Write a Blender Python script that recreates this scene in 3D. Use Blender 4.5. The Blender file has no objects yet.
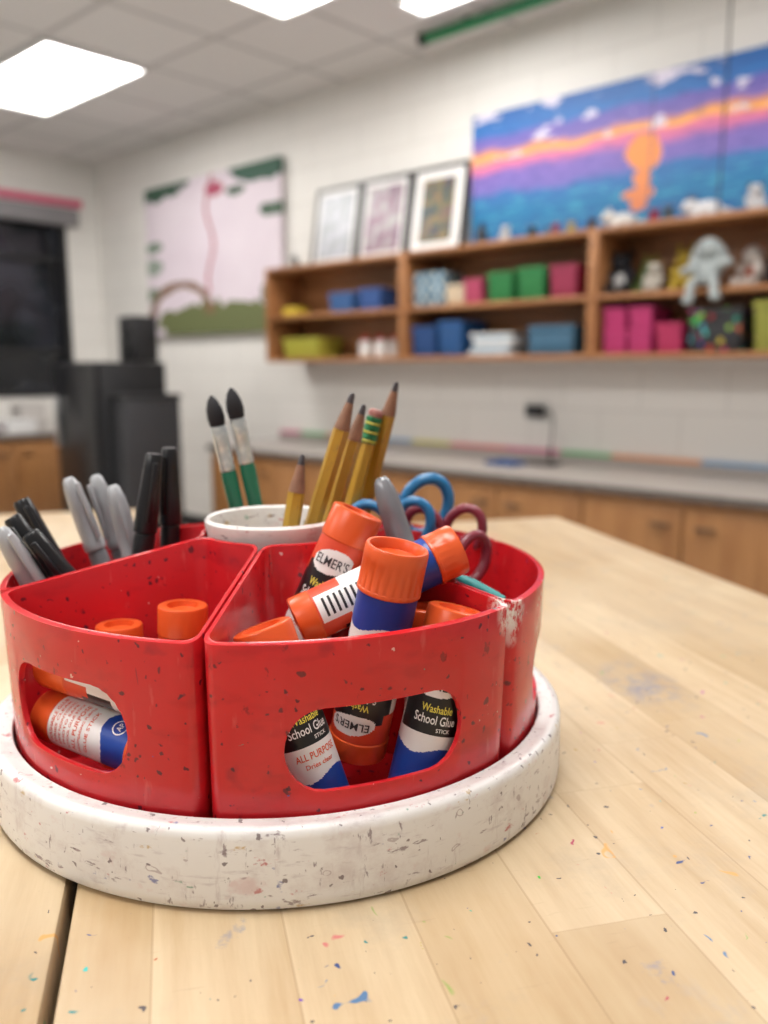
import bpy, bmesh, math, random
from mathutils import Vector, Matrix
random.seed(7)
scene=bpy.context.scene
COL=scene.collection
ZT=0.98
rad=math.radians
# ------------------------------------------------------------------ helpers
def link(o):
    COL.objects.link(o); return o
def new_obj(name,me,parent=None,mats=None,label=None,cat=None,group=None,loc=None,rot=None,kind=None):
    o=bpy.data.objects.new(name,me)
    link(o)
    if mats is not None and me is not None and len(me.materials)==0:
        for m in (mats if isinstance(mats,(list,tuple)) else [mats]): me.materials.append(m)
    if parent is not None: o.parent=parent
    if loc is not None: o.location=loc
    if rot is not None: o.rotation_euler=rot
    if label: o["label"]=label
    if cat: o["category"]=cat
    if group: o["group"]=group
    if kind: o["kind"]=kind
    return o
def empty(name,loc,rot=(0,0,0),label=None,cat=None,group=None):
    o=new_obj(name,None,None,None,label,cat,group,loc,rot)
    o.empty_display_size=0.05
    return o
def smooth(me,ang=35):
    me.shade_smooth()
    me.set_sharp_from_angle(angle=rad(ang))
    return me
def bm_to(bm,name,ang=35,sm=True):
    me=bpy.data.meshes.new(name)
    bmesh.ops.recalc_face_normals(bm,faces=bm.faces)
    bm.to_mesh(me); bm.free()
    if sm: smooth(me,ang)
    return me
def boxmesh(name,sx,sy,sz,c=(0,0,0),bev=0.0,seg=2,bm=None):
    own=bm is None
    if own: bm=bmesh.new()
    r=bmesh.ops.create_cube(bm,size=1.0)
    vs=r['verts']
    for v in vs: v.co=Vector((v.co.x*sx+c[0],v.co.y*sy+c[1],v.co.z*sz+c[2]))
    if bev>0:
        es=list({e for v in vs for e in v.link_edges})
        bmesh.ops.bevel(bm,geom=es,offset=bev,segments=seg,affect='EDGES',profile=0.5)
    if own: return bm_to(bm,name)
def lathe(name,prof,seg=40,bm=None,mat=0):
    own=bm is None
    if own: bm=bmesh.new()
    rings=[]
    for r,z in prof:
        if r<1e-6:
            rings.append([bm.verts.new((0,0,z))])
        else:
            rings.append([bm.verts.new((r*math.cos(2*math.pi*i/seg),r*math.sin(2*math.pi*i/seg),z)) for i in range(seg)])
    for a,b in zip(rings[:-1],rings[1:]):
        for i in range(seg):
            j=(i+1)%seg
            if len(a)==1 and len(b)==1: continue
            if len(a)==1: f=bm.faces.new((a[0],b[i],b[j]))
            elif len(b)==1: f=bm.faces.new((a[i],a[j],b[0]))
            else: f=bm.faces.new((a[i],a[j],b[j],b[i]))
            f.material_index=mat
    if own: return bm_to(bm,name)
def tube_mesh(name,pts,r,seg=8,cyclic=False):
    bm=bmesh.new()
    n=len(pts); rings=[]
    P=[Vector(p) for p in pts]
    up=None
    for i in range(n):
        if cyclic: d=(P[(i+1)%n]-P[i-1]).normalized()
        else: d=(P[min(i+1,n-1)]-P[max(i-1,0)]).normalized()
        if up is None:
            up=Vector((0,1,0)) if abs(d.y)<0.9 else Vector((1,0,0))
        x=d.cross(up).normalized(); y=x.cross(d).normalized(); up=y
        rr=r[i] if isinstance(r,(list,tuple)) else r
        rings.append([bm.verts.new(P[i]+x*math.cos(2*math.pi*k/seg)*rr+y*math.sin(2*math.pi*k/seg)*rr) for k in range(seg)])
    m=n if cyclic else n-1
    for i in range(m):
        a=rings[i]; b=rings[(i+1)%n]
        for k in range(seg):
            l=(k+1)%seg
            bm.faces.new((a[k],a[l],b[l],b[k]))
    if not cyclic:
        bm.faces.new(rings[0]); bm.faces.new(list(reversed(rings[-1])))
    return bm_to(bm,name,50)
def apply_mods(o):
    dg=bpy.context.evaluated_depsgraph_get()
    dg.update()
    me=bpy.data.meshes.new_from_object(o.evaluated_get(dg))
    o.modifiers.clear(); o.data=me
    return me
# ------------------------------------------------------------------ materials
class NT:
    def __init__(s,name):
        s.m=bpy.data.materials.new(name); s.m.use_nodes=True
        s.nt=s.m.node_tree; s.b=s.nt.nodes['Principled BSDF']
        s.tc=s.nt.nodes.new('ShaderNodeTexCoord')
        s.obj=s.tc.outputs['Object']
    def set(s,inp,v):
        if hasattr(v,'is_output'): s.nt.links.new(v,inp)
        else:
            if inp.type=='RGBA' and len(v)==3: v=(*v,1)
            inp.default_value=v
    def n(s,t,ins={},out=0,**props):
        nd=s.nt.nodes.new(t)
        for k,v in props.items(): setattr(nd,k,v)
        for k,v in ins.items(): s.set(nd.inputs[k],v)
        return nd.outputs[out]
    def m_(s,op,a,b=None,c=None):
        nd=s.nt.nodes.new('ShaderNodeMath'); nd.operation=op
        s.set(nd.inputs[0],a)
        if b is not None: s.set(nd.inputs[1],b)
        if c is not None: s.set(nd.inputs[2],c)
        return nd.outputs[0]
    def v_(s,op,a,b=None,scale=None,out=0):
        nd=s.nt.nodes.new('ShaderNodeVectorMath'); nd.operation=op
        s.set(nd.inputs[0],a)
        if b is not None: s.set(nd.inputs[1],b)
        if scale is not None: s.set(nd.inputs[3],scale)
        return nd.outputs[out]
    def mix(s,f,a,b,mode='MIX'):
        nd=s.nt.nodes.new('ShaderNodeMix'); nd.data_type='RGBA'; nd.blend_type=mode
        s.set(nd.inputs[0],f); s.set(nd.inputs[6],a); s.set(nd.inputs[7],b)
        return nd.outputs[2]
    def noise(s,vec,scale,detail=3,out=0,rough=0.5):
        return s.n('ShaderNodeTexNoise',{'Vector':vec,'Scale':scale,'Detail':detail,'Roughness':rough},out)
    def mr(s,v,a,b,c=0.0,d=1.0):
        return s.n('ShaderNodeMapRange',{'Value':v,'From Min':a,'From Max':b,'To Min':c,'To Max':d})
    def sep(s,v):
        nd=s.nt.nodes.new('ShaderNodeSeparateXYZ'); s.set(nd.inputs[0],v); return nd.outputs
    def comb(s,x,y,z):
        nd=s.nt.nodes.new('ShaderNodeCombineXYZ')
        for i,q in enumerate((x,y,z)): s.set(nd.inputs[i],q)
        return nd.outputs[0]
    def ramp(s,f,stops,interp='LINEAR'):
        nd=s.nt.nodes.new('ShaderNodeValToRGB'); nd.color_ramp.interpolation=interp
        e=nd.color_ramp.elements
        while len(e)<len(stops): e.new(0.5)
        for el,(p,c) in zip(e,stops):
            el.position=p; el.color=(*c,1) if len(c)==3 else c
        s.set(nd.inputs[0],f); return nd.outputs[0]
    def spot(s,col,scale,thr,c,keep=0.5,distort=0.3,stretch=(1,1,1),off=(0,0,0),alpha=1.0,soft=.04,flat=False):
        v=s.v_('ADD',s.v_('MULTIPLY',s.obj,stretch),off)
        nz=s.noise(v,scale*1.3,2,out=1)
        v2=s.v_('ADD',v,s.v_('SCALE',s.v_('SUBTRACT',nz,(0.5,0.5,0.5)),scale=distort/scale*2))
        vo=s.nt.nodes.new('ShaderNodeTexVoronoi')
        if flat: vo.voronoi_dimensions='2D'
        s.set(vo.inputs['Vector'],v2); vo.inputs['Scale'].default_value=scale
        rnd=s.sep(vo.outputs['Color'])
        r2=s.m_('MULTIPLY',rnd[1],s.m_('ADD',0.35,s.m_('MULTIPLY',rnd[1],0.65)))
        lim=s.m_('MULTIPLY',s.m_('GREATER_THAN',rnd[0],keep),s.m_('MULTIPLY',r2,thr))
        mask=s.mr(s.m_('SUBTRACT',lim,vo.outputs['Distance']),0.0,soft)
        if c=='rand':
            c=s.n('ShaderNodeHueSaturation',{'Saturation':1.0,'Value':0.5,'Hue':rnd[2],'Color':(0.8,0.05,0.05)})
        if alpha<1: mask=s.m_('MULTIPLY',mask,alpha)
        return s.mix(mask,col,c)
    def fin(s,col,rough=0.5,metal=0,bump=None,bd=0.001,bs=0.3,sss=0,coat=0,spec=0.5):
        b=s.b
        s.set(b.inputs['Base Color'],col); s.set(b.inputs['Roughness'],rough); b.inputs['Metallic'].default_value=metal
        b.inputs['Specular IOR Level'].default_value=spec
        if sss:
            b.inputs['Subsurface Weight'].default_value=sss; b.inputs['Subsurface Scale'].default_value=0.004
            b.inputs['Subsurface Radius'].default_value=(1,0.2,0.15)
        if coat: b.inputs['Coat Weight'].default_value=coat
        if bump is not None:
            bn=s.nt.nodes.new('ShaderNodeBump'); bn.inputs['Distance'].default_value=bd; bn.inputs['Strength'].default_value=bs
            s.set(bn.inputs['Height'],bump); s.nt.links.new(bn.outputs[0],b.inputs['Normal'])
        return s.m
def plain(name,c,rough=0.45,metal=0,var=0.06,scale=40,spec=0.5,coat=0):
    t=NT(name); nz=t.noise(t.obj,scale,3)
    dark=tuple(q*(1-var*2) for q in c)
    return t.fin(t.mix(nz,dark,tuple(min(1,q*(1+var)) for q in c)),rough,metal,spec=spec,coat=coat)
def emis(name,c,st):
    t=NT(name); t.set(t.b.inputs['Base Color'],(0.8,0.8,0.8))
    t.set(t.b.inputs['Emission Color'],c); t.b.inputs['Emission Strength'].default_value=st
    return t.m
def red_mat():
    t=NT('red_plastic')
    nz=t.noise(t.obj,12,4)
    c=t.mix(nz,(0.48,0.009,0.015),(0.67,0.022,0.030))
    sm=t.noise(t.v_('MULTIPLY',t.obj,(1,1,2.2)),38,5)
    c=t.mix(t.m_('MULTIPLY',t.mr(sm,0.55,0.75),0.45),c,(0.26,0.006,0.014))
    sc=t.noise(t.v_('MULTIPLY',t.obj,(3,3,0.7)),60,5)
    c=t.mix(t.m_('MULTIPLY',t.mr(sc,0.64,0.76),0.25),c,(0.85,0.22,0.20))
    sk=t.noise(t.v_('ADD',t.v_('MULTIPLY',t.obj,(1.6,1.6,1)),(3,1,5)),75,4,rough=.6)
    c=t.mix(t.m_('MULTIPLY',t.mr(sk,0.67,0.71),0.6),c,(0.12,0.008,0.015))
    c=t.spot(c,60,0.34,(0.22,0.008,0.02),0.45,0.8,off=(3,3,3),alpha=.45,soft=.2)
    c=t.spot(c,170,0.30,(0.09,0.008,0.018),0.60,0.5,alpha=.85,soft=.06)
    c=t.spot(c,280,0.36,(0.05,0.008,0.02),0.58,0.5,off=(3,1,2),alpha=.85,soft=.06)
    c=t.spot(c,90,0.15,(0.05,0.010,0.03),0.72,0.5,off=(7,1,2),alpha=.9,soft=.03)
    c=t.spot(c,80,0.16,(0.04,0.012,0.03),0.74,0.4,stretch=(1,1,.25),off=(1,7,2),alpha=.85,soft=.03)
    c=t.spot(c,240,0.22,(0.85,0.62,0.58),0.90,0.6,off=(5,5,5),alpha=.7)
    c=t.spot(c,170,0.14,(0.03,0.07,0.28),0.92,0.5,off=(9,2,5))
    c=t.spot(c,170,0.14,(0.02,0.25,0.2),0.95,0.5,off=(2,9,5))
    c=t.spot(c,70,0.17,(0.36,0.11,0.05),0.93,0.5,stretch=(1,1,.3),off=(2,4,1),alpha=.7)
    for P,R,k in (((.1090,-.0830,.1015),.011,1.0),((.1130,-.0790,.100),.011,1.0),((.1115,-.0800,.089),.007,.6)):
        dist=t.v_('LENGTH',t.v_('MULTIPLY',t.v_('SUBTRACT',t.obj,P),(1,1,.9)),out=1)
        nn=t.noise(t.v_('MULTIPLY',t.obj,(1,1,.6)),220,6,rough=.75)
        mk=t.m_('MULTIPLY',t.mr(dist,R,R*.5),t.mr(nn,0.43,0.52))
        c=t.mix(t.m_('MULTIPLY',mk,.9*k),c,(0.84,0.78,0.74))
    r=t.m_('ADD',t.m_('MULTIPLY',t.noise(t.obj,30,4),0.20),0.12)
    return t.fin(c,r,bump=t.noise(t.obj,70,3),bd=0.0006,bs=0.2,sss=0.2)
RED=red_mat()
def white_mat(name):
    t=NT(name)
    nz=t.noise(t.obj,25,4)
    c=t.mix(nz,(0.74,0.715,0.695),(0.85,0.84,0.83))
    sm=t.noise(t.v_('MULTIPLY',t.obj,(1,1,1.2)),40,6,rough=.7)
    c=t.mix(t.m_('MULTIPLY',t.mr(sm,0.52,0.70),0.45),c,(0.52,0.43,0.42))
    st=t.noise(t.v_('ADD',t.v_('MULTIPLY',t.obj,(1,1,5.0)),(4,4,4)),70,6,rough=.65)
    c=t.mix(t.m_('MULTIPLY',t.mr(st,0.58,0.72),0.45),c,(0.38,0.31,0.33))
    st=t.noise(t.v_('ADD',t.v_('MULTIPLY',t.obj,(3,3,.8)),(1,7,4)),60,6,rough=.65)
    c=t.mix(t.m_('MULTIPLY',t.mr(st,0.60,0.73),0.40),c,(0.38,0.29,0.30))
    def dab(c,o,col,lo=.66,al=.7,st=(1,1,1.6),sc=85,w=.045):
        q=t.noise(t.v_('ADD',t.v_('MULTIPLY',t.obj,st),o),sc,4,rough=.6)
        return t.mix(t.m_('MULTIPLY',t.mr(q,lo,lo+w),al),c,col)
    c=dab(c,(9,1,4),(0.50,0.10,0.11),.655,.8)
    c=dab(c,(2,8,4),(0.12,0.15,0.38),.68,.8)
    c=dab(c,(5,3,9),(0.52,0.34,0.10),.68,.75)
    c=dab(c,(1,6,1),(0.08,0.28,0.18),.69,.75)
    c=dab(c,(3,2,2),(0.20,0.13,0.15),.645,.75,(1,1,3.2))
    c=dab(c,(8,5,2),(0.18,0.12,0.14),.65,.75,(3.2,3.2,1))
    c=dab(c,(6,6,6),(0.62,0.36,0.36),.62,.4,(1,1,1.2),50,.1)
    # faint ring marks
    rv=t.v_('ADD',t.v_('MULTIPLY',t.obj,(1,1,1.5)),t.v_('SCALE',t.noise(t.obj,90,2,out=1),scale=0.012))
    v3=t.nt.nodes.new('ShaderNodeTexVoronoi'); t.set(v3.inputs['Vector'],rv); v3.inputs['Scale'].default_value=75
    ringm=t.m_('MULTIPLY',t.m_('LESS_THAN',t.m_('ABSOLUTE',t.m_('SUBTRACT',v3.outputs['Distance'],0.17)),0.025),t.m_('GREATER_THAN',t.sep(v3.outputs['Color'])[0],0.86))
    c=t.mix(t.m_('MULTIPLY',ringm,0.5),c,(0.30,0.20,0.22))
    c=t.spot(c,230,0.34,(0.12,0.08,0.09),0.68,0.6,off=(1,4,1),alpha=.8,soft=.06)
    c=t.spot(c,130,0.20,(0.14,0.09,0.10),0.76,0.6,off=(4,4,1),alpha=.8,soft=.04)
    return t.fin(c,0.38,bump=t.noise(t.obj,120,3),bd=0.0004,bs=0.25)
WHITE=white_mat('worn_white_plastic')
def table_mat(seed):
    t=NT('maple_butcher_block')
    v=t.v_('ADD',t.obj,(seed,seed*1.7,0))
    x,y,z=t.sep(v)
    pw=0.048
    xi=t.m_('FLOOR',t.m_('DIVIDE',x,pw))
    r1=t.n('ShaderNodeTexWhiteNoise',{'Vector':t.comb(xi,3.3,0.0)},0,noise_dimensions='3D')
    yy=t.m_('ADD',y,t.m_('MULTIPLY',r1,3.0))
    yi=t.m_('FLOOR',t.m_('DIVIDE',yy,0.42))
    r2=t.n('ShaderNodeTexWhiteNoise',{'Vector':t.comb(xi,yi,1.0)},0,noise_dimensions='3D')
    base=t.ramp(r2,[(0,(0.44,0.31,0.165)),(0.35,(0.56,0.42,0.255)),(0.7,(0.64,0.505,0.33)),(1,(0.47,0.335,0.18))])
    gv=t.comb(t.m_('ADD',t.m_('MULTIPLY',x,38.0),t.m_('MULTIPLY',r2,40.0)),t.m_('MULTIPLY',y,3.5),0.0)
    g=t.noise(gv,1.6,6,rough=0.65)
    base=t.mix(t.m_('MULTIPLY',t.mr(g,0.40,0.66),0.66),base,(0.40,0.255,0.12))
    g2=t.noise(t.comb(t.m_('MULTIPLY',x,260.0),t.m_('MULTIPLY',y,18.0),0.0),1.0,3)
    base=t.mix(t.m_('MULTIPLY',g2,0.28),base,(0.34,0.22,0.11))
    w=t.noise(v,5,5)
    base=t.mix(t.m_('MULTIPLY',t.mr(w,0.45,0.7),0.38),base,(0.70,0.61,0.46))
    w2=t.noise(t.v_('ADD',v,(7,7,0)),16,6,rough=.7)
    base=t.mix(t.m_('MULTIPLY',t.mr(w2,0.53,0.70),0.40),base,(0.36,0.30,0.23))
    sc=t.noise(t.v_('MULTIPLY',v,(30,260,0)),1.0,4,rough=.6)
    base=t.mix(t.m_('MULTIPLY',t.mr(sc,0.65,0.72),0.25),base,(0.32,0.23,0.14))
    fx=t.m_('ABSOLUTE',t.m_('SUBTRACT',t.m_('FRACT',t.m_('DIVIDE',x,pw)),0.5))
    sx=t.m_('GREATER_THAN',fx,0.490)
    fy=t.m_('ABSOLUTE',t.m_('SUBTRACT',t.m_('FRACT',t.m_('DIVIDE',yy,0.42)),0.5))
    sy=t.m_('MULTIPLY',t.m_('GREATER_THAN',fy,0.4990),.55)
    seam=t.m_('MAXIMUM',sx,sy)
    base=t.mix(t.m_('MULTIPLY',seam,0.34),base,(0.28,0.17,0.08))
    s=base
    sg=t.noise(t.v_('ADD',t.v_('MULTIPLY',t.obj,(1,.7,0)),(4,4,0)),11,6,rough=.72)
    s=t.mix(t.m_('MULTIPLY',t.mr(sg,0.59,0.73),0.42),s,(0.28,0.29,0.33))
    sg=t.noise(t.v_('ADD',t.v_('MULTIPLY',t.obj,(1,1,0)),(14,3,0)),32,5,rough=.65)
    s=t.mix(t.m_('MULTIPLY',t.mr(sg,0.67,0.73),0.5),s,(0.16,0.20,0.32))
    d=t.v_('LENGTH',t.v_('MULTIPLY',t.v_('SUBTRACT',t.obj,(.055,.230,ZT)),(1,.6,1)),out=1)
    nn=t.noise(t.obj,60,5,rough=.7)
    s=t.mix(t.m_('MULTIPLY',t.m_('MULTIPLY',t.mr(d,.030,.006),t.mr(nn,.45,.6)),.75),s,(0.16,0.20,0.30))
    kw=dict(flat=True)
    s=t.spot(s,70,0.12,(0.03,0.06,0.20),0.86,0.6,off=(seed,1,0),**kw)
    s=t.spot(s,70,0.12,(0.02,0.22,0.22),0.92,0.6,off=(seed,3,0),**kw)
    s=t.spot(s,85,0.12,'rand',0.86,0.5,off=(seed,5,0),**kw)
    s=t.spot(s,170,0.18,(0.06,0.05,0.06),0.90,0.5,off=(2,seed,0),**kw)
    s=t.spot(s,36,0.13,(0.03,0.16,0.36),0.88,1.0,off=(3,seed,0),alpha=.9,**kw)
    s=t.spot(s,26,0.12,(0.20,0.36,0.05),0.88,1.2,stretch=(1,.7,1),off=(8,3,0),**kw)
    s=t.spot(s,26,0.12,(0.58,0.12,0.14),0.90,1.2,stretch=(1.4,1,1),off=(4,3,0),alpha=.8,**kw)
    s=t.spot(s,26,0.11,(0.66,0.34,0.08),0.90,1.2,stretch=(1.4,1,1),off=(9,1,0),alpha=.8,**kw)
    return t.fin(s,t.m_('ADD',0.36,t.m_('MULTIPLY',g,0.2)),bump=t.m_('SUBTRACT',g,seam),bd=0.0006,bs=0.3)
def wall_mat(name,axis):
    t=NT(name)
    x,y,z=t.sep(t.obj)
    v=t.comb(x if axis=='x' else y,z,0.0)
    bt=t.nt.nodes.new('ShaderNodeTexBrick'); t.set(bt.inputs['Vector'],v)
    bt.inputs['Scale'].default_value=1.0; bt.inputs['Brick Width'].default_value=0.40; bt.inputs['Row Height'].default_value=0.20
    bt.inputs['Mortar Size'].default_value=0.0065; bt.inputs['Mortar Smooth'].default_value=0.6
    bt.inputs['Color1'].default_value=(0.75,0.73,0.695,1); bt.inputs['Color2'].default_value=(0.77,0.75,0.715,1); bt.inputs['Mortar'].default_value=(0.67,0.65,0.615,1)
    h=t.m_('SUBTRACT',t.m_('MULTIPLY',t.noise(t.obj,150,3),0.15),bt.outputs['Fac'])
    return t.fin(bt.outputs['Color'],0.5,bump=h,bd=0.003,bs=0.35)
def ceil_mat():
    t=NT('ceiling_tile')
    x,y,z=t.sep(t.obj)
    def ln(c,o,w): 
        return t.m_('GREATER_THAN',t.m_('ABSOLUTE',t.m_('SUBTRACT',t.m_('FRACT',t.m_('DIVIDE',t.m_('ADD',c,o),0.6)),0.5)),w)
    g=t.m_('MAXIMUM',ln(x,0.13,.474),ln(y,0.30,.474))
    sp=t.noise(t.obj,180,2)
    xi=t.m_('FLOOR',t.m_('DIVIDE',t.m_('ADD',x,0.13),0.6)); yi=t.m_('FLOOR',t.m_('DIVIDE',t.m_('ADD',y,0.30),0.6))
    rn=t.n('ShaderNodeTexWhiteNoise',{'Vector':t.comb(xi,yi,1.0)},0,noise_dimensions='3D')
    c=t.mix(sp,(0.66,0.645,0.63),(0.76,0.745,0.725))
    c=t.mix(t.m_('MULTIPLY',rn,.25),c,(0.56,0.55,0.53))
    c=t.mix(t.m_('MULTIPLY',g,.8),c,(0.42,0.41,0.40))
    return t.fin(c,0.8)
def wood_mat(name,a,b,axis='x',rough=0.4):
    t=NT(name)
    st=(1.2,14,14) if axis=='x' else (14,14,1.2)
    g=t.noise(t.v_('MULTIPLY',t.obj,st),2.2,6,rough=0.6)
    return t.fin(t.mix(t.mr(g,0.3,0.7),a,b),rough)
WOODS=wood_mat('honey_oak_shelf',(0.25,0.10,0.036),(0.40,0.18,0.070),'x')
WOODC=wood_mat('honey_oak_cabinet',(0.24,0.10,0.031),(0.36,0.17,0.060),'z')
BLACK=plain('black_plastic',(0.010,0.010,0.012),0.30)
BLACKM=plain('black_matte',(0.008,0.008,0.010),0.6)
ORANGE=plain('orange_plastic',(0.74,0.105,0.022),0.30,var=0.05)
LORANGE=plain('label_orange',(0.68,0.065,0.022),0.4,var=0.03)
LWHITE=plain('label_white',(0.80,0.79,0.78),0.35,var=0.02)
LBLUE=plain('label_blue',(0.010,0.055,0.33),0.35,var=0.04)
LBLACK=plain('label_black',(0.01,0.01,0.012),0.35)
TYEL=plain('ink_yellow',(0.80,0.72,0.10),0.5,var=0.0)
TWHT=plain('ink_white',(0.85,0.85,0.85),0.5,var=0.0)
TORG=plain('ink_orange',(0.72,0.09,0.02),0.5,var=0.0)
TDRK=plain('ink_dark',(0.02,0.015,0.02),0.5,var=0.0)
SILVER=plain('silver_grey_plastic',(0.24,0.25,0.27),0.25,metal=.2)
LGREY=plain('light_grey_plastic',(0.40,0.41,0.43),0.28,metal=.15)
STEEL=plain('brushed_steel',(0.62,0.62,0.62),0.28,metal=1)
def ferr():
    t=NT('nickel_ferrule')
    c=t.mix(t.mr(t.noise(t.obj,260,4),.52,.6),(0.66,0.70,0.70),(0.80,0.82,0.80))
    return t.fin(c,.3,metal=.7)
FERR=ferr()
GREENH=plain('green_lacquer',(0.02,0.18,0.10),0.25)
BRIST=plain('black_bristles',(0.012,0.012,0.016),0.7)
def pencil_paint():
    t=NT('worn_yellow_lacquer')
    c=t.mix(t.noise(t.obj,40,3),(0.40,0.225,0.022),(0.54,0.31,0.032))
    w=t.noise(t.v_('MULTIPLY',t.obj,(1,1,.4)),260,5,rough=.7)
    c=t.mix(t.m_('MULTIPLY',t.mr(w,.57,.68),.65),c,(0.20,0.12,0.05))
    return t.fin(c,.35)
YEL=pencil_paint()
PWOOD=plain('sharpened_cedar',(0.30,0.15,0.09),0.6,var=0.25,scale=200)
GRAPH=plain('graphite',(0.05,0.04,0.045),0.4)
GFERR=plain('green_ferrule',(0.03,0.20,0.08),0.3,metal=0.5)
PINKE=plain('pink_eraser',(0.36,0.15,0.13),0.8)
SBLUE=plain('scissor_blue',(0.02,0.17,0.38),0.3)
SMAR=plain('scissor_maroon',(0.22,0.03,0.05),0.3)
TEAL=plain('teal_wax',(0.02,0.26,0.26),0.5)
# ------------------------------------------------------------------ room frame
CORN=Vector((-2.2725,6.7658,0)); A=rad(-43)
RM=Matrix.Translation(CORN)@Matrix.Rotation(A,4,'Z')
def room(u,v,z): return RM@Vector((u,-v,z))
def rbox(name,u0,u1,v0,v1,z0,z1,mat,bev=0,**kw):
    me=boxmesh(name,u1-u0,v1-v0,z1-z0,(0,0,(z1-z0)/2),bev)
    return new_obj(name,me,None,mat,loc=room((u0+u1)/2,(v0+v1)/2,z0),rot=(0,0,A),**kw)
CEIL=2.83
def struct(name,u0,u1,v0,v1,z0,z1,mat):
    me=boxmesh(name,u1-u0,v1-v0,z1-z0,((u0+u1)/2,-(v0+v1)/2,(z0+z1)/2))
    o=new_obj(name,me,None,mat,kind='structure'); o.matrix_world=RM; return o
struct('wall_back',-0.15,9.0,-0.15,0,0,CEIL,wall_mat('painted_block_x','x'))
WL=wall_mat('painted_block_y','y')
wv0,wv1,wz0,wz1=0.28,2.3,0.98,2.36
bm=bmesh.new()
for (a,b,c,d) in ((0,wv0,0,CEIL),(wv1,8,0,CEIL),(wv0,wv1,0,wz0),(wv0,wv1,wz1,CEIL)):
    boxmesh('',0.15,b-a,d-c,(-0.075,-(a+b)/2,(c+d)/2),bm=bm)
o=new_obj('wall_left',bm_to(bm,'wall_left'),None,WL,kind='structure'); o.matrix_world=RM
tf=NT('vinyl_floor'); 
struct('floor',-0.15,9,-0.15,8,-0.1,0,tf.fin(tf.mix(tf.noise(tf.obj,30,5),(0.50,0.48,0.45),(0.62,0.60,0.57)),0.35))
struct('ceiling',-0.15,9,-0.15,8,CEIL,CEIL+0.1,ceil_mat())
struct('baseboard_back',0,2.2,0,0.012,0,0.10,BLACKM)
# window
w=new_obj('window_1',None,kind='structure'); w.matrix_world=RM@Matrix.Translation((0,0,0))
bm=bmesh.new()
def wb(v0,v1,z0,z1,x0=-0.10,x1=0.015): boxmesh('',x1-x0,v1-v0,z1-z0,((x0+x1)/2,-(v0+v1)/2,(z0+z1)/2),bm=bm)
wb(wv0,wv0+0.05,wz0,wz1); wb(wv1-0.05,wv1,wz0,wz1); wb(wv0+.05,wv1-.05,wz0,wz0+0.05); wb(wv0+.05,wv1-.05,wz1-0.05,wz1)
wb(0.92,0.965,wz0+.05,wz1-.05,-0.08,0.0); wb(wv0+.05,wv1-.05,1.32,1.355,-0.08,0.0); wb(wv0+.05,wv1-.05,2.02,2.06,-0.08,0.0)
new_obj('frame',bm_to(bm,'frame',sm=False),w,BLACKM)
tg=NT('night_glass'); 
gl=tg.fin(tg.mix(tg.mr(tg.noise(tg.obj,2.2,2),0.45,0.7),(0.004,0.005,0.008),(0.03,0.035,0.05)),0.08)
new_obj('glass',boxmesh('glass',0.01,wv1-wv0-0.08,wz1-wz0-0.08,(-0.06,-(wv0+wv1)/2,(wz0+wz1)/2)),w,gl)
rbox('roller_blind',0.018,0.09,0.20,2.32,2.305,2.435,plain('blind_grey',(0.24,0.23,0.24),0.6),0.01,label='rolled-up grey window blind above the dark window',cat='window blind')
rbox('paper_border',0.001,0.012,0.13,2.4,2.46,2.52,plain('border_pink',(0.72,0.14,0.24),0.7),0.001,label='pink paper border strip pinned above the window',cat='wall border')
PANEL=emis('light_panel_glow',(1.0,0.975,0.94),19.0)
TRIMW=plain('white_metal_trim',(0.8,0.8,0.8),0.4)
def ceiling_light(u0,v0,du=1.2,dv=0.6):
    e=empty('ceiling_light',room(u0+du/2,v0+dv/2,CEIL-0.028),(0,0,A),'rectangular recessed white fluorescent panel glowing in the tile ceiling','ceiling light','ceiling lights')
    bm=bmesh.new()
    for (cx,cy,sx,sy) in ((0,dv/2-.012,du,.024),(0,-dv/2+.012,du,.024),(du/2-.012,0,.024,dv-.048),(-du/2+.012,0,.024,dv-.048)):
        boxmesh('',sx,sy,0.026,(cx,cy,0.014),bm=bm)
    new_obj('frame',bm_to(bm,'frame',sm=False),e,TRIMW)
    new_obj('diffuser',boxmesh('diffuser',du-.05,dv-.05,0.008,(0,0,0.02)),e,PANEL)
for (u,v) in ((1.07,0.90),(3.35,0.85),(5.6,0.88),(1.15,3.3),(3.4,3.3),(5.75,3.3),(3.4,5.6),(5.75,5.6)): ceiling_light(u,v)
ceiling_light(3.84,0.43,0.46,0.20)
e=empty('hanging_rail',room(4.45,0.24,2.775),(0,0,A),'dark green metal rail with black end mounted under the ceiling','rail')
new_obj('bar',boxmesh('bar',1.50,0.04,0.042,(0,0,0.02),0.006),e,plain('rail_green',(0.02,0.24,0.09),0.4))
new_obj('end_cap',boxmesh('end_cap',0.04,0.046,0.05,(-0.771,0,0.02),0.004),e,BLACK)
for sx in (-0.5,0.5):
    new_obj('hanger',boxmesh('hanger',0.02,0.02,0.012,(sx,0,0.0475)),e,BLACK)
me=tube_mesh('cable',[(0,0,0),(0.004,0,0.5),(0.0,0,0.85),(-0.01,0,1.035)],0.004,6)
new_obj('cable',me,None,BLACK,loc=room(5.215,0.26,1.793),rot=(0,0,A),label='thin black cable hanging down from the ceiling',cat='cable')
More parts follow.
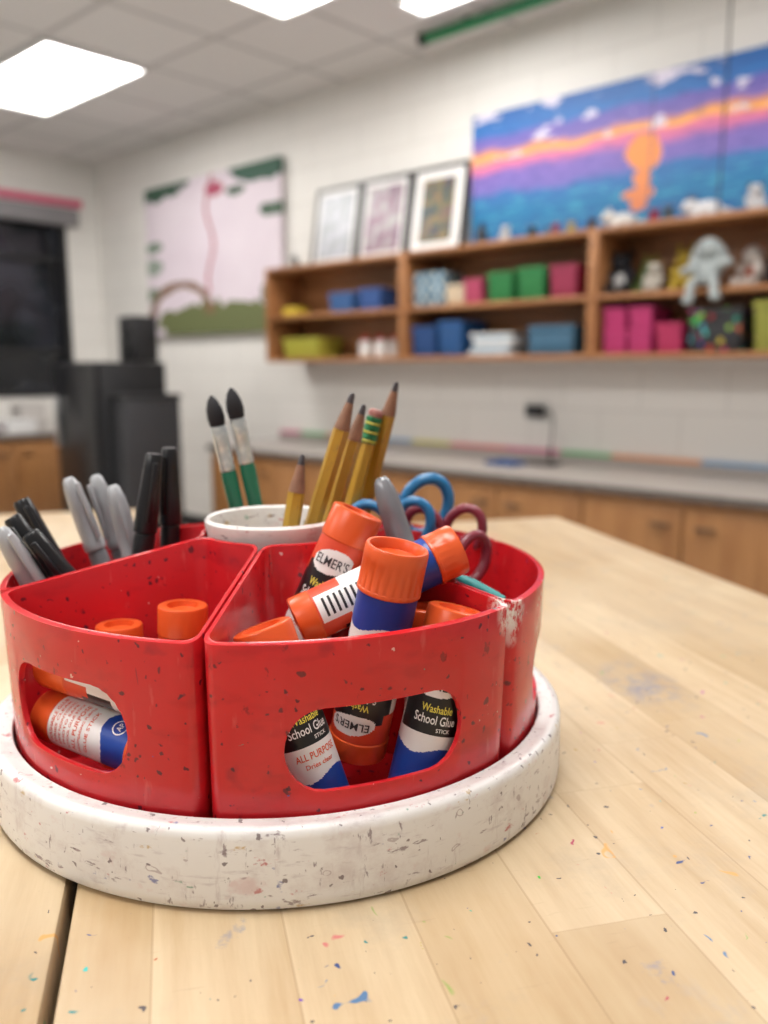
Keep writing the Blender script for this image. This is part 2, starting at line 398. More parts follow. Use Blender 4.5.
# ------------------------------------------------------------------ mural
def mural():
    W,H=2.5,0.62
    t=NT('sunset_mural_paint')
    x,y,z=t.sep(t.obj)
    tt=t.m_('SUBTRACT',1.0,t.m_('DIVIDE',z,H))
    nv=t.v_('MULTIPLY',t.obj,(1,1,2.5))
    d=t.m_('ADD',tt,t.m_('MULTIPLY',t.m_('SUBTRACT',t.noise(nv,3.0,5),0.5),0.20))
    c=t.ramp(d,[(0.0,(0.015,0.11,0.36)),(0.16,(0.02,0.15,0.45)),(0.2,(0.13,0.11,0.42)),(0.28,(0.19,0.13,0.42)),(0.31,(0.72,0.28,0.10)),(0.355,(0.90,0.42,0.10)),(0.385,(0.75,0.20,0.26)),(0.44,(0.62,0.15,0.33)),(0.49,(0.20,0.13,0.44)),(0.60,(0.17,0.14,0.45)),(0.63,(0.03,0.15,0.40)),(0.78,(0.01,0.17,0.36)),(1.0,(0.01,0.11,0.30))])
    br=t.noise(t.v_('MULTIPLY',t.obj,(1,1,4)),14,5)
    c=t.mix(t.m_('MULTIPLY',t.mr(br,0.5,0.7),0.45),c,(0.015,0.05,0.22))
    cl=t.noise(t.v_('MULTIPLY',t.obj,(1,1,2.6)),5.5,4)
    mk=t.m_('MULTIPLY',t.mr(cl,0.59,0.62),t.m_('LESS_THAN',tt,0.36))
    c=t.mix(mk,c,(0.62,0.58,0.70))
    wv=t.noise(t.v_('MULTIPLY',t.obj,(1,1,5)),9,4)
    mk=t.m_('MULTIPLY',t.m_('GREATER_THAN',wv,0.57),t.m_('GREATER_THAN',tt,0.66))
    c=t.mix(t.m_('MULTIPLY',mk,0.6),c,(0.05,0.33,0.48))
    def ell(cx,cz,rx,rz):
        a=t.m_('POWER',t.m_('DIVIDE',t.m_('SUBTRACT',x,cx),rx),2.0); b=t.m_('POWER',t.m_('DIVIDE',t.m_('SUBTRACT',z,cz),rz),2.0)
        return t.m_('LESS_THAN',t.m_('ADD',a,t.m_('ADD',b,t.m_('MULTIPLY',t.m_('SUBTRACT',t.noise(t.obj,16,3),0.5),1.6))),1.0)
    sx=4.79-3.85
    c=t.mix(ell(sx,0.305,0.083,0.082),c,(0.78,0.27,0.07))
    c=t.mix(ell(sx-0.005,0.20,0.045,0.045),c,(0.70,0.24,0.08))
    c=t.mix(ell(sx-0.02,0.135,0.075,0.028),c,(0.66,0.22,0.08))
    c=t.mix(ell(sx-0.02,0.09,0.04,0.03),c,(0.62,0.2,0.08))
    for j in (0.97,1.95): c=t.mix(t.m_('LESS_THAN',t.m_('ABSOLUTE',t.m_('SUBTRACT',x,j)),0.003),c,(0.05,0.05,0.15))
    m=t.fin(c,0.5)
    me=boxmesh('mural',W,0.02,H,(W/2,0,H/2))
    new_obj('painted_mural',me,None,m,loc=room(3.85,0.04,1.82),rot=(0,0,A),label='long painted panel of a purple and orange sunset over blue sea',cat='painting')
mural()
def canvas():
    W,H=1.55,1.06
    t=NT('pale_canvas_paint')
    x,y,z=t.sep(t.obj)
    nz=t.noise(t.obj,3,4)
    c=t.mix(nz,(0.58,0.49,0.56),(0.74,0.67,0.72))
    n2=t.m_('MULTIPLY',t.m_('SUBTRACT',t.noise(t.obj,9,5),0.5),1.0)
    def ell(cx,cz,rx,rz,k=1.0):
        a=t.m_('POWER',t.m_('DIVIDE',t.m_('SUBTRACT',x,cx),rx),2.0); b=t.m_('POWER',t.m_('DIVIDE',t.m_('SUBTRACT',z,cz),rz),2.0)
        return t.m_('ADD',t.m_('ADD',a,b),t.m_('MULTIPLY',n2,k*2))
    for e_,col in (((0.05,1.06,0.50,0.11),(0.03,0.08,0.05)),((1.45,1.06,0.45,0.11),(0.03,0.09,0.06)),((1.5,0.76,0.16,0.04),(0.06,0.11,0.07)),((1.1,0.92,0.10,0.03),(0.06,0.11,0.07)),((0.10,0.64,0.12,0.04),(0.16,0.22,0.16)),((0.08,0.50,0.12,0.06),(0.25,0.30,0.25)),((0.05,0.30,0.16,0.05),(0.18,0.22,0.16)),((0.9,0.06,0.80,0.16),(0.13,0.15,0.06)),((1.5,0.22,0.16,0.14),(0.10,0.13,0.08))):
        c=t.mix(t.m_('LESS_THAN',ell(*e_),1.0),c,col)
    q=ell(0.42,0.16,0.40,0.22,0.25)
    ring=t.m_('MULTIPLY',t.m_('LESS_THAN',q,1.0),t.m_('GREATER_THAN',q,0.60))
    c=t.mix(t.m_('MULTIPLY',ring,t.m_('GREATER_THAN',z,0.14)),c,(0.20,0.11,0.06))
    cx=t.m_('ADD',0.80,t.m_('MULTIPLY',t.m_('SINE',t.m_('MULTIPLY',z,13.0)),0.04))
    rb=t.m_('MULTIPLY',t.m_('LESS_THAN',t.m_('ABSOLUTE',t.m_('SUBTRACT',x,cx)),0.015),t.m_('GREATER_THAN',z,0.28))
    c=t.mix(rb,c,(0.38,0.06,0.10))
    c=t.mix(t.m_('LESS_THAN',ell(0.86,0.96,0.12,0.05),0.9),c,(0.38,0.07,0.12))
    m=t.fin(c,0.6)
    new_obj('painted_canvas',boxmesh('canvas',W,0.03,H,(W/2,0,H/2)),None,m,loc=room(0.80,0.035,1.44),rot=(0,0,A),label='pale pink painted canvas with dark leaves and winding red ribbon',cat='painting')
canvas()
# ------------------------------------------------------------------ wall shelf units
SZ0,SZ1,SM=1.235,1.787,1.497
def shelf_unit(u0,u1):
    e=empty('wall_shelf',room((u0+u1)/2,0,SZ0),(0,0,A),'open honey oak wall shelf unit holding bins and toys','shelf','oak wall shelf units')
    w=u1-u0; D=0.30; th=0.022
    new_obj('back_panel',boxmesh('back_panel',w-2*th,0.008,SZ1-SZ0-2*th,(0,-0.006,(SZ1-SZ0)/2)),e,WOODS)
    for s in (-1,1): new_obj('side_panel',boxmesh('side_panel',th,D,SZ1-SZ0,(s*(w/2-th/2-0.0005),-D/2,(SZ1-SZ0)/2),0.002),e,WOODS)
    for z in (th/2,SM-SZ0,SZ1-SZ0-th/2):
        new_obj('shelf_board',boxmesh('shelf_board',w-2*th-0.001,D-0.004,th,(0,-D/2,z),0.002),e,WOODS)
for a,b in ((2.486,3.595),(3.595,4.70),(4.70,5.81),(5.81,6.9)): shelf_unit(a,b)
T1=SZ1+0.0015; T2=SM+0.0125; T3=SZ0+0.0235
matc={}
def cm(c,rough=0.5):
    k=(tuple(round(q,3) for q in c),rough)
    if k not in matc: matc[k]=plain('plastic_%d'%len(matc),c,rough,var=0.08,scale=20)
    return matc[k]
def tub(u0,u1,z,h,c,label,depth=0.2,v=0.17,name='storage_bin',group=None,ribs=True,fill=None):
    w=u1-u0
    e=empty(name,room((u0+u1)/2,v,z),(0,0,A+random.uniform(-.05,.05)),label,'storage bin',group)
    bm=bmesh.new()
    tk=0.004
    def ring(sw,sd,zz): return [bm.verts.new((sx*sw/2,sy*sd/2,zz)) for sx,sy in ((-1,-1),(1,-1),(1,1),(-1,1))]
    rs=[ring(w*.88,depth*.88,0),ring(w*.96,depth*.96,h*.86),ring(w*.96-2*tk,depth*.96-2*tk,h*.86),ring(w*.85,depth*.85,tk)]
    for a,b in zip(rs[:-1],rs[1:]):
        for i in range(4):
            bm.faces.new((a[i],a[(i+1)%4],b[(i+1)%4],b[i]))
    bm.faces.new(rs[0]); bm.faces.new(rs[-1])
    bmesh.ops.recalc_face_normals(bm,faces=bm.faces)
    if ribs:
        nrib=max(3,int(w/0.035))
        for i in range(nrib):
            x=-w*.42+w*.84*i/(nrib-1)
            boxmesh('',0.006,0.006,h*.78,(x,-depth*.46,h*.42),bm=bm)
    new_obj('body',bm_to(bm,'body',sm=False),e,cm(c))
    bm=bmesh.new()
    for (cx,cy,sx,sy) in ((0,depth/2-tk,w,2*tk),(0,-depth/2+tk,w,2*tk),(w/2-tk,0,2*tk,depth-4*tk),(-w/2+tk,0,2*tk,depth-4*tk)):
        boxmesh('',sx,sy,h*.13,(cx,cy,h*.935),bm=bm)
    new_obj('rim',bm_to(bm,'rim',sm=False),e,cm(tuple(min(1,q*1.15) for q in c)))
    return e
def carton(u0,u1,z,h,c,label,depth=0.2,v=0.17,name='box',lid=None,cat='box',mat=None):
    e=empty(name,room((u0+u1)/2,v,z),(0,0,A),label,cat)
    w=u1-u0
    new_obj('body',boxmesh('body',w*.97,depth*.97,h*.72,(0,0,h*.36),0.004),e,mat or cm(c))
    new_obj('lid',boxmesh('lid',w,depth,h*.28,(0,0,h*.86),0.004),e,mat or cm(lid or c))
    return e
tub(2.60,2.93,T3,0.115,(0.34,0.32,0.04),'yellow-green plastic bin on the lower shelf')
tub(3.01,3.20,T2,0.105,(0.04,0.11,0.28),'blue plastic bin on the upper shelf')
tub(3.25,3.41,T2,0.115,(0.03,0.08,0.25),'dark blue plastic bin on the upper shelf')
carton(2.56,2.68,T2,0.05,(0.60,0.45,0.04),'small yellow box on the upper shelf',0.12)
for i in range(5):
    e=empty('glue_bottle',room(3.17+i*0.058,0.15+0.03*(i%2),T3),(0,0,A),'white glue bottle with a red cap on the lower shelf','bottle','white bottles on the lower shelf')
    new_obj('body',lathe('body',[(0,0),(.023,0),(.025,.004),(.025,.075),(.018,.09),(.009,.094),(0,.094)],20),e,LWHITE)
    new_obj('cap',lathe('cap',[(0,.0945),(.012,.0945),(.011,.108),(.005,.125),(0,.126)],16),e,cm((0.6,0.05,0.04)))
tk=NT('checkered_print'); ck=tk.n('ShaderNodeTexChecker',{'Vector':tk.obj,'Scale':28.0,'Color1':(0.02,0.12,0.22),'Color2':(0.36,0.42,0.43)})
CHK=tk.fin(ck,0.5)
for i in range(2):
    carton(3.625+i*0.105,3.725+i*0.105,T2,0.17,(1,1,1),'tall blue and white checkered container with lid',0.16,0.16,'container',None,'container',CHK)
carton(3.85,3.965,T2,0.10,(0.50,0.40,0.28),'tan cardboard box with lid',0.16)
tub(3.98,4.09,T2,0.115,(0.38,0.05,0.11),'small pink plastic bin')
tub(4.12,4.265,T2,0.135,(0.015,0.16,0.04),'green plastic bin on the upper shelf',group='green bins')
tub(4.29,4.44,T2,0.145,(0.015,0.16,0.04),'green plastic bin on the upper shelf',group='green bins')
tub(4.47,4.61,T2,0.14,(0.26,0.02,0.06),'dark pink plastic bin beside the green bins')
tub(3.64,3.80,T3,0.15,(0.01,0.05,0.17),'navy blue plastic bin on the lower shelf',group='blue bins')
tub(3.82,3.975,T3,0.17,(0.012,0.07,0.21),'bright blue plastic bin on the lower shelf',group='blue bins')
def paper_stack(u0,u1,z,n,label):
    e=empty('paper_stack',room((u0+u1)/2,0.16,z),(0,0,A),label,'paper')
    cols=[(0.55,0.58,0.60),(0.20,0.34,0.46),(0.60,0.58,0.55)]
    h=0
    for i in range(n):
        th=random.uniform(.012,.03)
        new_obj('ream',boxmesh('ream',u1-u0-random.uniform(0,.06),0.2,th-.001,(random.uniform(-.012,.012),0,h+th/2),.001),e,cm(cols[i%3]))
        h+=th
paper_stack(4.01,4.27,T3,6,'stack of white and pale blue paper reams')
carton(4.36,4.60,T3,0.13,(0.03,0.10,0.17),'slate blue box on the lower shelf')
for i in range(2):
    tub(4.745+i*.117,4.85+i*.117,T3,0.10,(0.42,0.025,0.13),'bright pink plastic bin on the lower shelf',group='pink bins')
    tub(4.745+i*.117,4.85+i*.117,T3+0.1015,0.09,(0.42,0.025,0.13),'bright pink plastic bin stacked on another',group='pink bins')
tub(4.99,5.10,T3,0.12,(0.40,0.02,0.09),'magenta plastic bin on the lower shelf')
td=NT('dotted_print'); dd=td.spot((0.012,0.012,0.015),40,0.7,'rand',0.2,0.1)
DOT=td.fin(dd,0.5)
carton(5.13,5.34,T3,0.17,(0,0,0),'black box printed with bright coloured dots',0.2,mat=DOT)
tub(5.38,5.58,T3,0.19,(0.22,0.22,0.03),'olive yellow plastic bin on the lower shelf')
tub(5.61,5.75,T3,0.17,(0.3,0.05,0.2),'purple plastic bin on the lower shelf')
# ---- plush toys (one continuous body each)
def blob(parts,vox=0.005):
    bm=bmesh.new()
    for c,r in parts:
        g=bmesh.ops.create_icosphere(bm,subdivisions=3,radius=1.0)
        for v in g['verts']: v.co=Vector((v.co.x*r[0]+c[0],v.co.y*r[1]+c[1],v.co.z*r[2]+c[2]))
    me=bpy.data.meshes.new('b'); bm.to_mesh(me); bm.free()
    o=bpy.data.objects.new('tmp_blob',me); link(o)
    md=o.modifiers.new('r','REMESH'); md.mode='VOXEL'; md.voxel_size=vox
    md=o.modifiers.new('s','SMOOTH'); md.factor=0.7; md.iterations=6
    me=apply_mods(o); bpy.data.objects.remove(o)
    me.shade_smooth(); return me
def furmat(c):
    k=('fur',tuple(c))
    if k not in matc:
        t=NT('plush_fur'); nz=t.noise(t.obj,60,5)
        patch=t.noise(t.obj,14,3)
        col=t.mix(nz,tuple(q*.55 for q in c),tuple(min(1,q*1.15) for q in c))
        col=t.mix(t.m_('MULTIPLY',t.mr(patch,.5,.65),.35),col,tuple(q*.5 for q in c))
        matc[k]=t.fin(col,0.95,bump=nz,bd=.006,bs=.8,spec=.1)
    return matc[k]
sph=[(0,-1),(.4,-.92),(.7,-.72),(.92,-.4),(1,0),(.92,.4),(.7,.72),(.4,.92),(0,1)]
def plush(u,v,z,s,c,c2,label,ears='bear',rz=0,hang=False,belly=None):
    e=empty('plush_toy',room(u,v,z),(0,0,A+rz),label,'plush toy')
    e.scale=(s,s,s)
    parts=[((0,0,.062),(.050,.045,.062)),((0,-.012,.152),(.050,.046,.046)),((0,-.052,.142),(.024,.02,.018)),
       ((-.050,-.025,.085),(.020,.026,.040)),((.050,-.025,.085),(.020,.026,.040)),((.0,-.0,.108),(.036,.034,.03))]
    if hang: parts+=[((-.030,-.060,.022),(.024,.045,.022)),((.032,-.060,.020),(.024,.045,.022)),((-.044,-.098,-.020),(.019,.020,.046)),((.052,-.100,-.012),(.019,.020,.040)),((-.050,-.105,-.060),(.024,.028,.016)),((.060,-.106,-.048),(.024,.028,.016)),
        ((-.068,-.045,.070),(.024,.026,.018)),((-.088,-.050,.062),(.018,.020,.018)),((.070,-.040,.088),(.026,.026,.018)),((.090,-.045,.094),(.018,.020,.018))]
    else: parts+=[((-.036,-.055,.022),(.022,.045,.022)),((.036,-.055,.022),(.022,.045,.022)),((-.038,-.092,.026),(.020,.014,.026)),((.038,-.092,.026),(.020,.014,.026))]
    new_obj('body',blob(parts),e,furmat(c))
    if ears=='bear': ep=[((-.040,0,.192),(.018,.010,.018),0),((.040,0,.192),(.018,.010,.018),0)]
    elif ears=='bunny': ep=[((-.056,-.02,.128),(.015,.010,.050),.35),((.058,-.02,.133),(.015,.010,.050),-.45)]
    else: ep=[((-.028,0,.205),(.013,.009,.028),-.3),((.028,0,.205),(.013,.009,.028),.3)]
    for q in ep:
        o=new_obj('ear',lathe('ear',sph,16),e,furmat(c2),loc=q[0],rot=(0,q[2],0)); o.scale=q[1]
    if belly: 
        o=new_obj('belly_patch',lathe('belly_patch',sph,16),e,furmat(belly),loc=(0,-.034,.062)); o.scale=(.032,.016,.040)
    for sx in (-.020,.020):
        new_obj('eye',lathe('eye',sph,10),e,BLACK,loc=(sx,-.054,.165)).scale=(.005,.004,.005)
    new_obj('nose',lathe('nose',sph,10),e,BLACK,loc=(0,-.071,.148)).scale=(.007,.005,.005)
plush(4.770,0.16,T2,0.90,(0.03,0.03,0.035),(0.02,0.02,0.02),'black plush toy with white belly and snout',belly=(.75,.75,.74),rz=.1)
plush(4.875,0.11,T2,0.74,(0.12,0.22,0.07),(0.5,0.42,0.1),'green plush toy with yellow ears','up',rz=-.1,belly=(.6,.55,.4))
plush(4.950,0.22,T2,0.60,(0.50,0.46,0.40),(0.3,0.2,0.1),'cream plush toy leaning among the others',rz=.1)
plush(5.040,0.13,T2,0.84,(0.58,0.42,0.07),(0.5,0.35,0.05),'yellow plush toy sitting among others','up',rz=.2)
plush(5.185,0.235,T2+.004,0.96,(0.42,0.46,0.46),(0.50,0.54,0.54),'pale grey plush bunny with legs dangling over the shelf edge','bunny',0.12,True)
plush(5.320,0.13,T2,0.82,(0.65,0.60,0.55),(0.5,0.2,0.12),'cream plush toy with reddish ears on the shelf',rz=-.3,belly=(.5,.15,.1))
plush(5.46,0.17,T2,0.92,(0.03,0.03,0.035),(0.5,0.5,0.5),'black plush toy with grey ears on the shelf')
plush(4.14,0.15,T1,0.42,(0.6,0.6,0.6),(0.6,0.6,0.6),'tiny grey plush toy on top of the shelf')
plush(4.29,0.15,T1,0.34,(0.02,0.02,0.02),(0.5,0.5,0.5),'tiny black plush toy on top of the shelf',rz=.4)
plush(4.36,0.13,T1,0.28,(0.1,0.2,0.3),(0.1,0.2,0.3),'tiny blue plush toy on top of the shelf',rz=.2)
plush(4.42,0.15,T1,0.34,(0.35,0.05,0.04),(0.5,0.1,0.1),'tiny red plush toy on top of the shelf',rz=-.5)
plush(4.51,0.17,T1,0.30,(0.5,0.4,0.1),(0.5,0.4,0.1),'tiny yellow plush toy on top of the shelf',rz=.5)
plush(4.60,0.14,T1,0.34,(0.10,0.05,0.03),(0.1,0.05,0.03),'tiny brown plush toy on top of the shelf')
plush(4.90,0.15,T1,0.35,(0.35,0.02,0.04),(0.3,0.02,0.03),'small dark red plush toy on top of the shelf')
plush(4.965,0.16,T1,0.38,(0.10,0.12,0.14),(0.3,0.3,0.3),'small dark grey plush toy on top of the shelf',rz=.3)
plush(5.32,0.17,T1,0.55,(0.62,0.62,0.64),(0.1,0.1,0.1),'white plush dog with dark ears on top of the shelf',rz=.6)
plush(5.47,0.16,T1,0.45,(0.5,0.35,0.1),(0.4,0.2,0.1),'small tan plush toy on top of the shelf')
def lying(u,v,z,s,c,c2,label,rz=0):
    e=empty('plush_toy',room(u,v,z),(0,0,A+rz),label,'plush toy'); e.scale=(s,s,s)
    parts=[((0,0,.050),(.085,.050,.050)),((-.085,-.01,.078),(.042,.040,.038)),((-.118,-.015,.068),(.018,.02,.016)),((-.05,-.045,.016),(.04,.018,.016)),((.06,-.045,.016),(.035,.018,.016)),((.10,.01,.04),(.03,.014,.012)),((-.05,.045,.016),(.04,.018,.016))]
    new_obj('body',blob(parts),e,furmat(c))
    for sy in (-.028,.024): new_obj('ear',lathe('ear',sph,14),e,furmat(c2),loc=(-.080,sy,.115)).scale=(.012,.010,.018)
    for sy in (-.033,.012): new_obj('eye',lathe('eye',sph,10),e,BLACK,loc=(-.119,sy,.084)).scale=(.004,.004,.004)
lying(4.755,0.15,T1,0.72,(0.72,0.70,0.67),(0.6,0.58,0.55),'round white plush sheep lying on top of the shelf',.3)
lying(5.12,0.14,T1,0.80,(0.70,0.70,0.72),(0.15,0.15,0.16),'white plush cat lying on top of the shelf',-.1)
def small_bottle(u,v,z,c,cap,label,s=1):
    e=empty('bottle',room(u,v,z),(0,0,A),label,'bottle'); e.scale=(s,s,s)
    new_obj('body',lathe('body',[(0,0),(.026,0),(.028,.004),(.028,.07),(.02,.085),(.012,.09),(0,.09)],20),e,cm(c))
    new_obj('cap',lathe('cap',[(0,.0905),(.014,.0905),(.014,.112),(0,.113)],16),e,cm(cap))
small_bottle(4.0,0.16,T1,(0.015,0.02,0.03),(0.01,0.01,0.01),'dark bottle standing on top of the shelf')
small_bottle(2.56,0.12,T1,(0.03,0.03,0.03),(0.6,0.6,0.6),'dark jar with a pale lid on the shelf top',0.9)
small_bottle(2.62,0.2,T1,(0.5,0.5,0.5),(0.05,0.05,0.05),'pale jar with a dark lid on the shelf top',0.6)
def framed(u0,u1,h,cs,label,kw=.74,kh=.79):
    w=u1-u0
    e=empty('picture_frame',room((u0+u1)/2,0.115,T1),(rad(-9),0,A),label,'picture frame','framed pictures leaning on the wall')
    b=0.018
    bm=bmesh.new()
    for (cx,cz,sx,sz) in ((0,b/2,w,b),(0,h-b/2,w,b),(-w/2+b/2,h/2,b,h-2*b),(w/2-b/2,h/2,b,h-2*b)):
        boxmesh('',sx,0.02,sz,(cx,0,cz),bm=bm)
    new_obj('frame',bm_to(bm,'frame',sm=False),e,BLACK)
    new_obj('mat_board',boxmesh('mat_board',w-2*b,0.006,h-2*b,(0,0.002,h/2)),e,LWHITE)
    t=NT('small_artwork'); nz=t.noise(t.obj,12,5)
    c=t.ramp(nz,[(0.3,cs[0]),(0.45,cs[1]),(0.55,cs[2]),(0.7,cs[3])])
    new_obj('picture',boxmesh('picture',w*kw,0.004,h*kh,(0,-0.0032,h*.5)),e,t.fin(c,0.3,spec=.4))
framed(2.70,3.065,0.46,[(0.36,0.39,0.42),(0.32,0.34,0.36),(0.44,0.46,0.52),(0.52,0.54,0.56)],'black framed picture painted pale for glare on its glass, leaning on the wall')  # pale greys put the glare off the glass into the artwork colours
framed(3.085,3.445,0.46,[(0.07,0.08,0.11),(0.22,0.10,0.17),(0.30,0.26,0.27),(0.42,0.43,0.44)],'black framed abstract picture in the middle of three')  # lighter grey stops paint some glass glare into this artwork too
framed(3.465,3.835,0.46,[(0.20,0.03,0.07),(0.02,0.09,0.11),(0.24,0.17,0.07),(0.07,0.04,0.17)],'black framed multicolour picture beside the mural',.60,.72)
# ------------------------------------------------------------------ counters
CH=0.735
WT=plain('grey_laminate',(0.34,0.305,0.28),0.4,var=0.1,scale=90)
EDG=plain('dark_edge_strip',(0.10,0.085,0.075),0.5)
PULL=plain('bronze_pull',(0.16,0.10,0.06),0.4,metal=.6)
def base_cabinet(u0,u1,v0,v1,face,label):
    e=empty('base_cabinet',room((u0+u1)/2,(v0+v1)/2,0),(0,0,A),label,'cabinet','oak base cabinets')
    w,d=u1-u0,v1-v0; h=CH-0.035
    new_obj('body',boxmesh('body',w-.002,d-.002,h-0.001,(0,0,h/2)),e,WOODC)
    n=2
    for i in range(n):
        if face=='v':
            dw=w/n; cx=-w/2+dw*(i+.5)
            dr=new_obj('door',boxmesh('door',dw-.008,.018,h-.14,(0,0,0),.003),e,WOODC,loc=(cx,-d/2-.01,h/2+.04))
            new_obj('handle',boxmesh('handle',.08,.02,.010,(0,0,0),.004),dr,PULL,loc=((dw/2-.09)*(1 if i==0 else -1),-.018,h*.30))
        else:
            dw=d/n; cy=-d/2+dw*(i+.5)
            dr=new_obj('door',boxmesh('door',.018,dw-.008,h-.14,(0,0,0),.003),e,WOODC,loc=(w/2+.01,cy,h/2+.04))
            new_obj('handle',boxmesh('handle',.02,.08,.010,(0,0,0),.004),dr,PULL,loc=(.018,(dw/2-.09)*(1 if i==0 else -1),h*.30))
for i in range(5): base_cabinet(2.28+i*.86,3.14+i*.86,0.002,0.57,'v','oak base cabinet with two doors under the long worktop')
def worktop(u0,u1,v0,v1,face,label):
    e=empty('worktop',room((u0+u1)/2,(v0+v1)/2,CH-.034),(0,0,A),label,'worktop')
    w,d=u1-u0,v1-v0
    new_obj('slab',boxmesh('slab',w,d,.034,(0,0,.017),.003),e,WT)
    if face=='v': new_obj('edge_strip',boxmesh('edge_strip',w,.004,.026,(0,-d/2-.0022,.015)),e,EDG)
    else: new_obj('edge_strip',boxmesh('edge_strip',.004,d,.026,(w/2+.0022,0,.015)),e,EDG)
worktop(2.26,6.6,0.002,0.60,'v','long grey laminate worktop along the block wall')
bs=empty('backsplash',room(4.43,0.012,CH+0.001),(0,0,A),'low grey backsplash edged with coloured tape strips','backsplash')
new_obj('board',boxmesh('board',4.34,.02,.04,(0,0,.02)),bs,WT)
cols=[(0.6,0.12,0.25),(0.10,0.40,0.15),(0.65,0.25,0.08),(0.15,0.3,0.5),(0.55,0.5,0.08),(0.65,0.15,0.15)]
x=-2.16
i=0
while x<2.1:
    l=random.uniform(.18,.5); l=min(l,2.165-x)
    new_obj('tape_strip',boxmesh('tape_strip',l-.004,.022,.018,(x+l/2,0,.0495)),bs,cm(tuple(q*.9+.05 for q in cols[i%6])))
    x+=l; i+=1
for i in range(2): base_cabinet(0.002,0.57,0.62+i*.9,1.50+i*.9,'u','oak base cabinet with two doors under the window')
worktop(0.002,0.60,0.6,2.5,'u','short grey laminate worktop below the dark window')
carton(0.25,0.50,CH+.0015,0.09,(0.7,0.7,0.7),'white cardboard box under the window',0.22,v=0.95)
tub(0.2,0.45,CH+.0015,0.07,(0.6,0.2,0.3),'shallow pink tray under the window',0.25,v=1.25)
carton(0.15,0.40,CH+.0015,0.14,(0.6,0.6,0.62),'pale grey box under the window',0.2,v=1.55)
carton(0.02,0.2,CH+.0015,0.2,(0.55,0.52,0.5),'upright beige box against the wall',0.2,v=0.72)
# black corner cabinet, side cart and speaker
e=empty('mini_fridge',room(1.785,0.96,0),(0,0,A),'tall black cabinet refrigerator standing in the corner','refrigerator')
new_obj('body',boxmesh('body',.49,.45,1.235,(0,.015,.6175),.012),e,BLACKM)
dr=new_obj('door',boxmesh('door',.486,.03,1.20,(0,0,0),.008),e,BLACK,loc=(0,-.227,.625))
new_obj('handle',boxmesh('handle',.02,.03,.30,(0,0,0),.006),dr,STEEL,loc=(-.20,-.028,.25))
e=empty('speaker',room(1.93,0.84,1.237),(0,0,A),'black boxy loudspeaker standing on the black cabinet','speaker')
new_obj('cabinet',boxmesh('cabinet',.19,.16,.27,(0,0,.135),.012),e,BLACKM)
for z,r in ((.09,.065),(.2,.03)):
    new_obj('driver',lathe('driver',[(0,0.004),(r*.35,.012),(r*.8,0),(r,.006),(r,.0)],24),e,BLACK,loc=(0,-.0805,z),rot=(rad(90),0,0))
e=empty('utility_cart',room(2.115,0.92,0),(0,0,A),'dark grey rolling utility cart beside the black cabinet','cart')
new_obj('frame',boxmesh('frame',.14,.38,.95,(0,0,.54),.008),e,plain('dark_grey_metal',(0.03,.03,.034),.5))
new_obj('top_tray',boxmesh('top_tray',.15,.40,.03,(0,0,1.031),.008),e,BLACKM)
for sx in (-1,1):
    for sy in (-1,1):
        new_obj('wheel',lathe('wheel',[(0,-.012),(.028,-.012),(.03,0),(.028,.012),(0,.012)],16),e,BLACK,loc=(sx*.05,sy*.15,.031),rot=(0,rad(90),0))
e=empty('wall_outlet',room(4.25,0.0,0.985),(0,0,A),'white wall outlet with black adapter and hanging cord','outlet')
new_obj('plate',boxmesh('plate',.14,.008,.09,(0,-.005,0),.002),e,cm((0.6,0.6,0.58)))
new_obj('adapter',boxmesh('adapter',.09,.05,.055,(.01,-.036,0),.008),e,BLACK)
new_obj('cord',tube_mesh('cord',[(.05,-.04,0),(.10,-.045,.0),(.13,-.06,-.03),(.14,-.08,-.12),(.14,-.10,-.22)],.0035,8),e,BLACK)
e=empty('tablet_stand',room(4.40,0.17,CH+.001),(0,0,A),'low black charging stand on the worktop','stand')
new_obj('base',boxmesh('base',.16,.10,.014,(0,0,.007),.005),e,BLACK)
new_obj('arm',boxmesh('arm',.012,.012,.075,(.02,.03,.0495),.003),e,BLACK)
e=empty('tray',room(4.27,0.30,CH+.001),(0,0,A),'shallow blue plastic tray on the worktop','tray')
new_obj('dish',boxmesh('dish',.16,.11,.012,(0,0,.006),.005),e,cm((0.02,0.08,0.25)))
new_obj('rim',tube_mesh('rim',[(-.078,-.053,.016),(.078,-.053,.016),(.078,.053,.016),(-.078,.053,.016)],.005,8,True),e,cm((0.02,0.08,0.25)))
# ------------------------------------------------------------------ tables
TA=rad(14)
TM=Matrix.Rotation(TA,4,'Z')
def table(x0,x1,y0,y1,seed,label):
    c=TM@Vector(((x0+x1)/2,(y0+y1)/2,0))
    e=empty('work_table',c,(0,0,TA),label,'table','butcher block work tables')
    w,d=x1-x0,y1-y0
    new_obj('tabletop',boxmesh('tabletop',w,d,.045,(0,0,ZT-.0225),.0025),e,table_mat(seed))
    bm=bmesh.new()
    for s in (-1,1):
        boxmesh('',w-.16,.02,.09,(0,s*(d/2-.07),ZT-.0905),bm=bm); boxmesh('',.02,d-.16,.09,(s*(w/2-.07),0,ZT-.0905),bm=bm)
    new_obj('apron',bm_to(bm,'apron',sm=False),e,WOODC)
    for sx in (-1,1):
        for sy in (-1,1):
            new_obj('leg',boxmesh('leg',.06,.06,ZT-.0465,(sx*(w/2-.07),sy*(d/2-.07),(ZT-.0465)/2),.004),e,WOODC)
table(-.0925,.483,-1.05,.655,3.137,'pale maple butcher block table speckled with paint')
table(-1.20,-.0965,-1.05,.87,8.411,'second maple butcher block table pushed against the first')
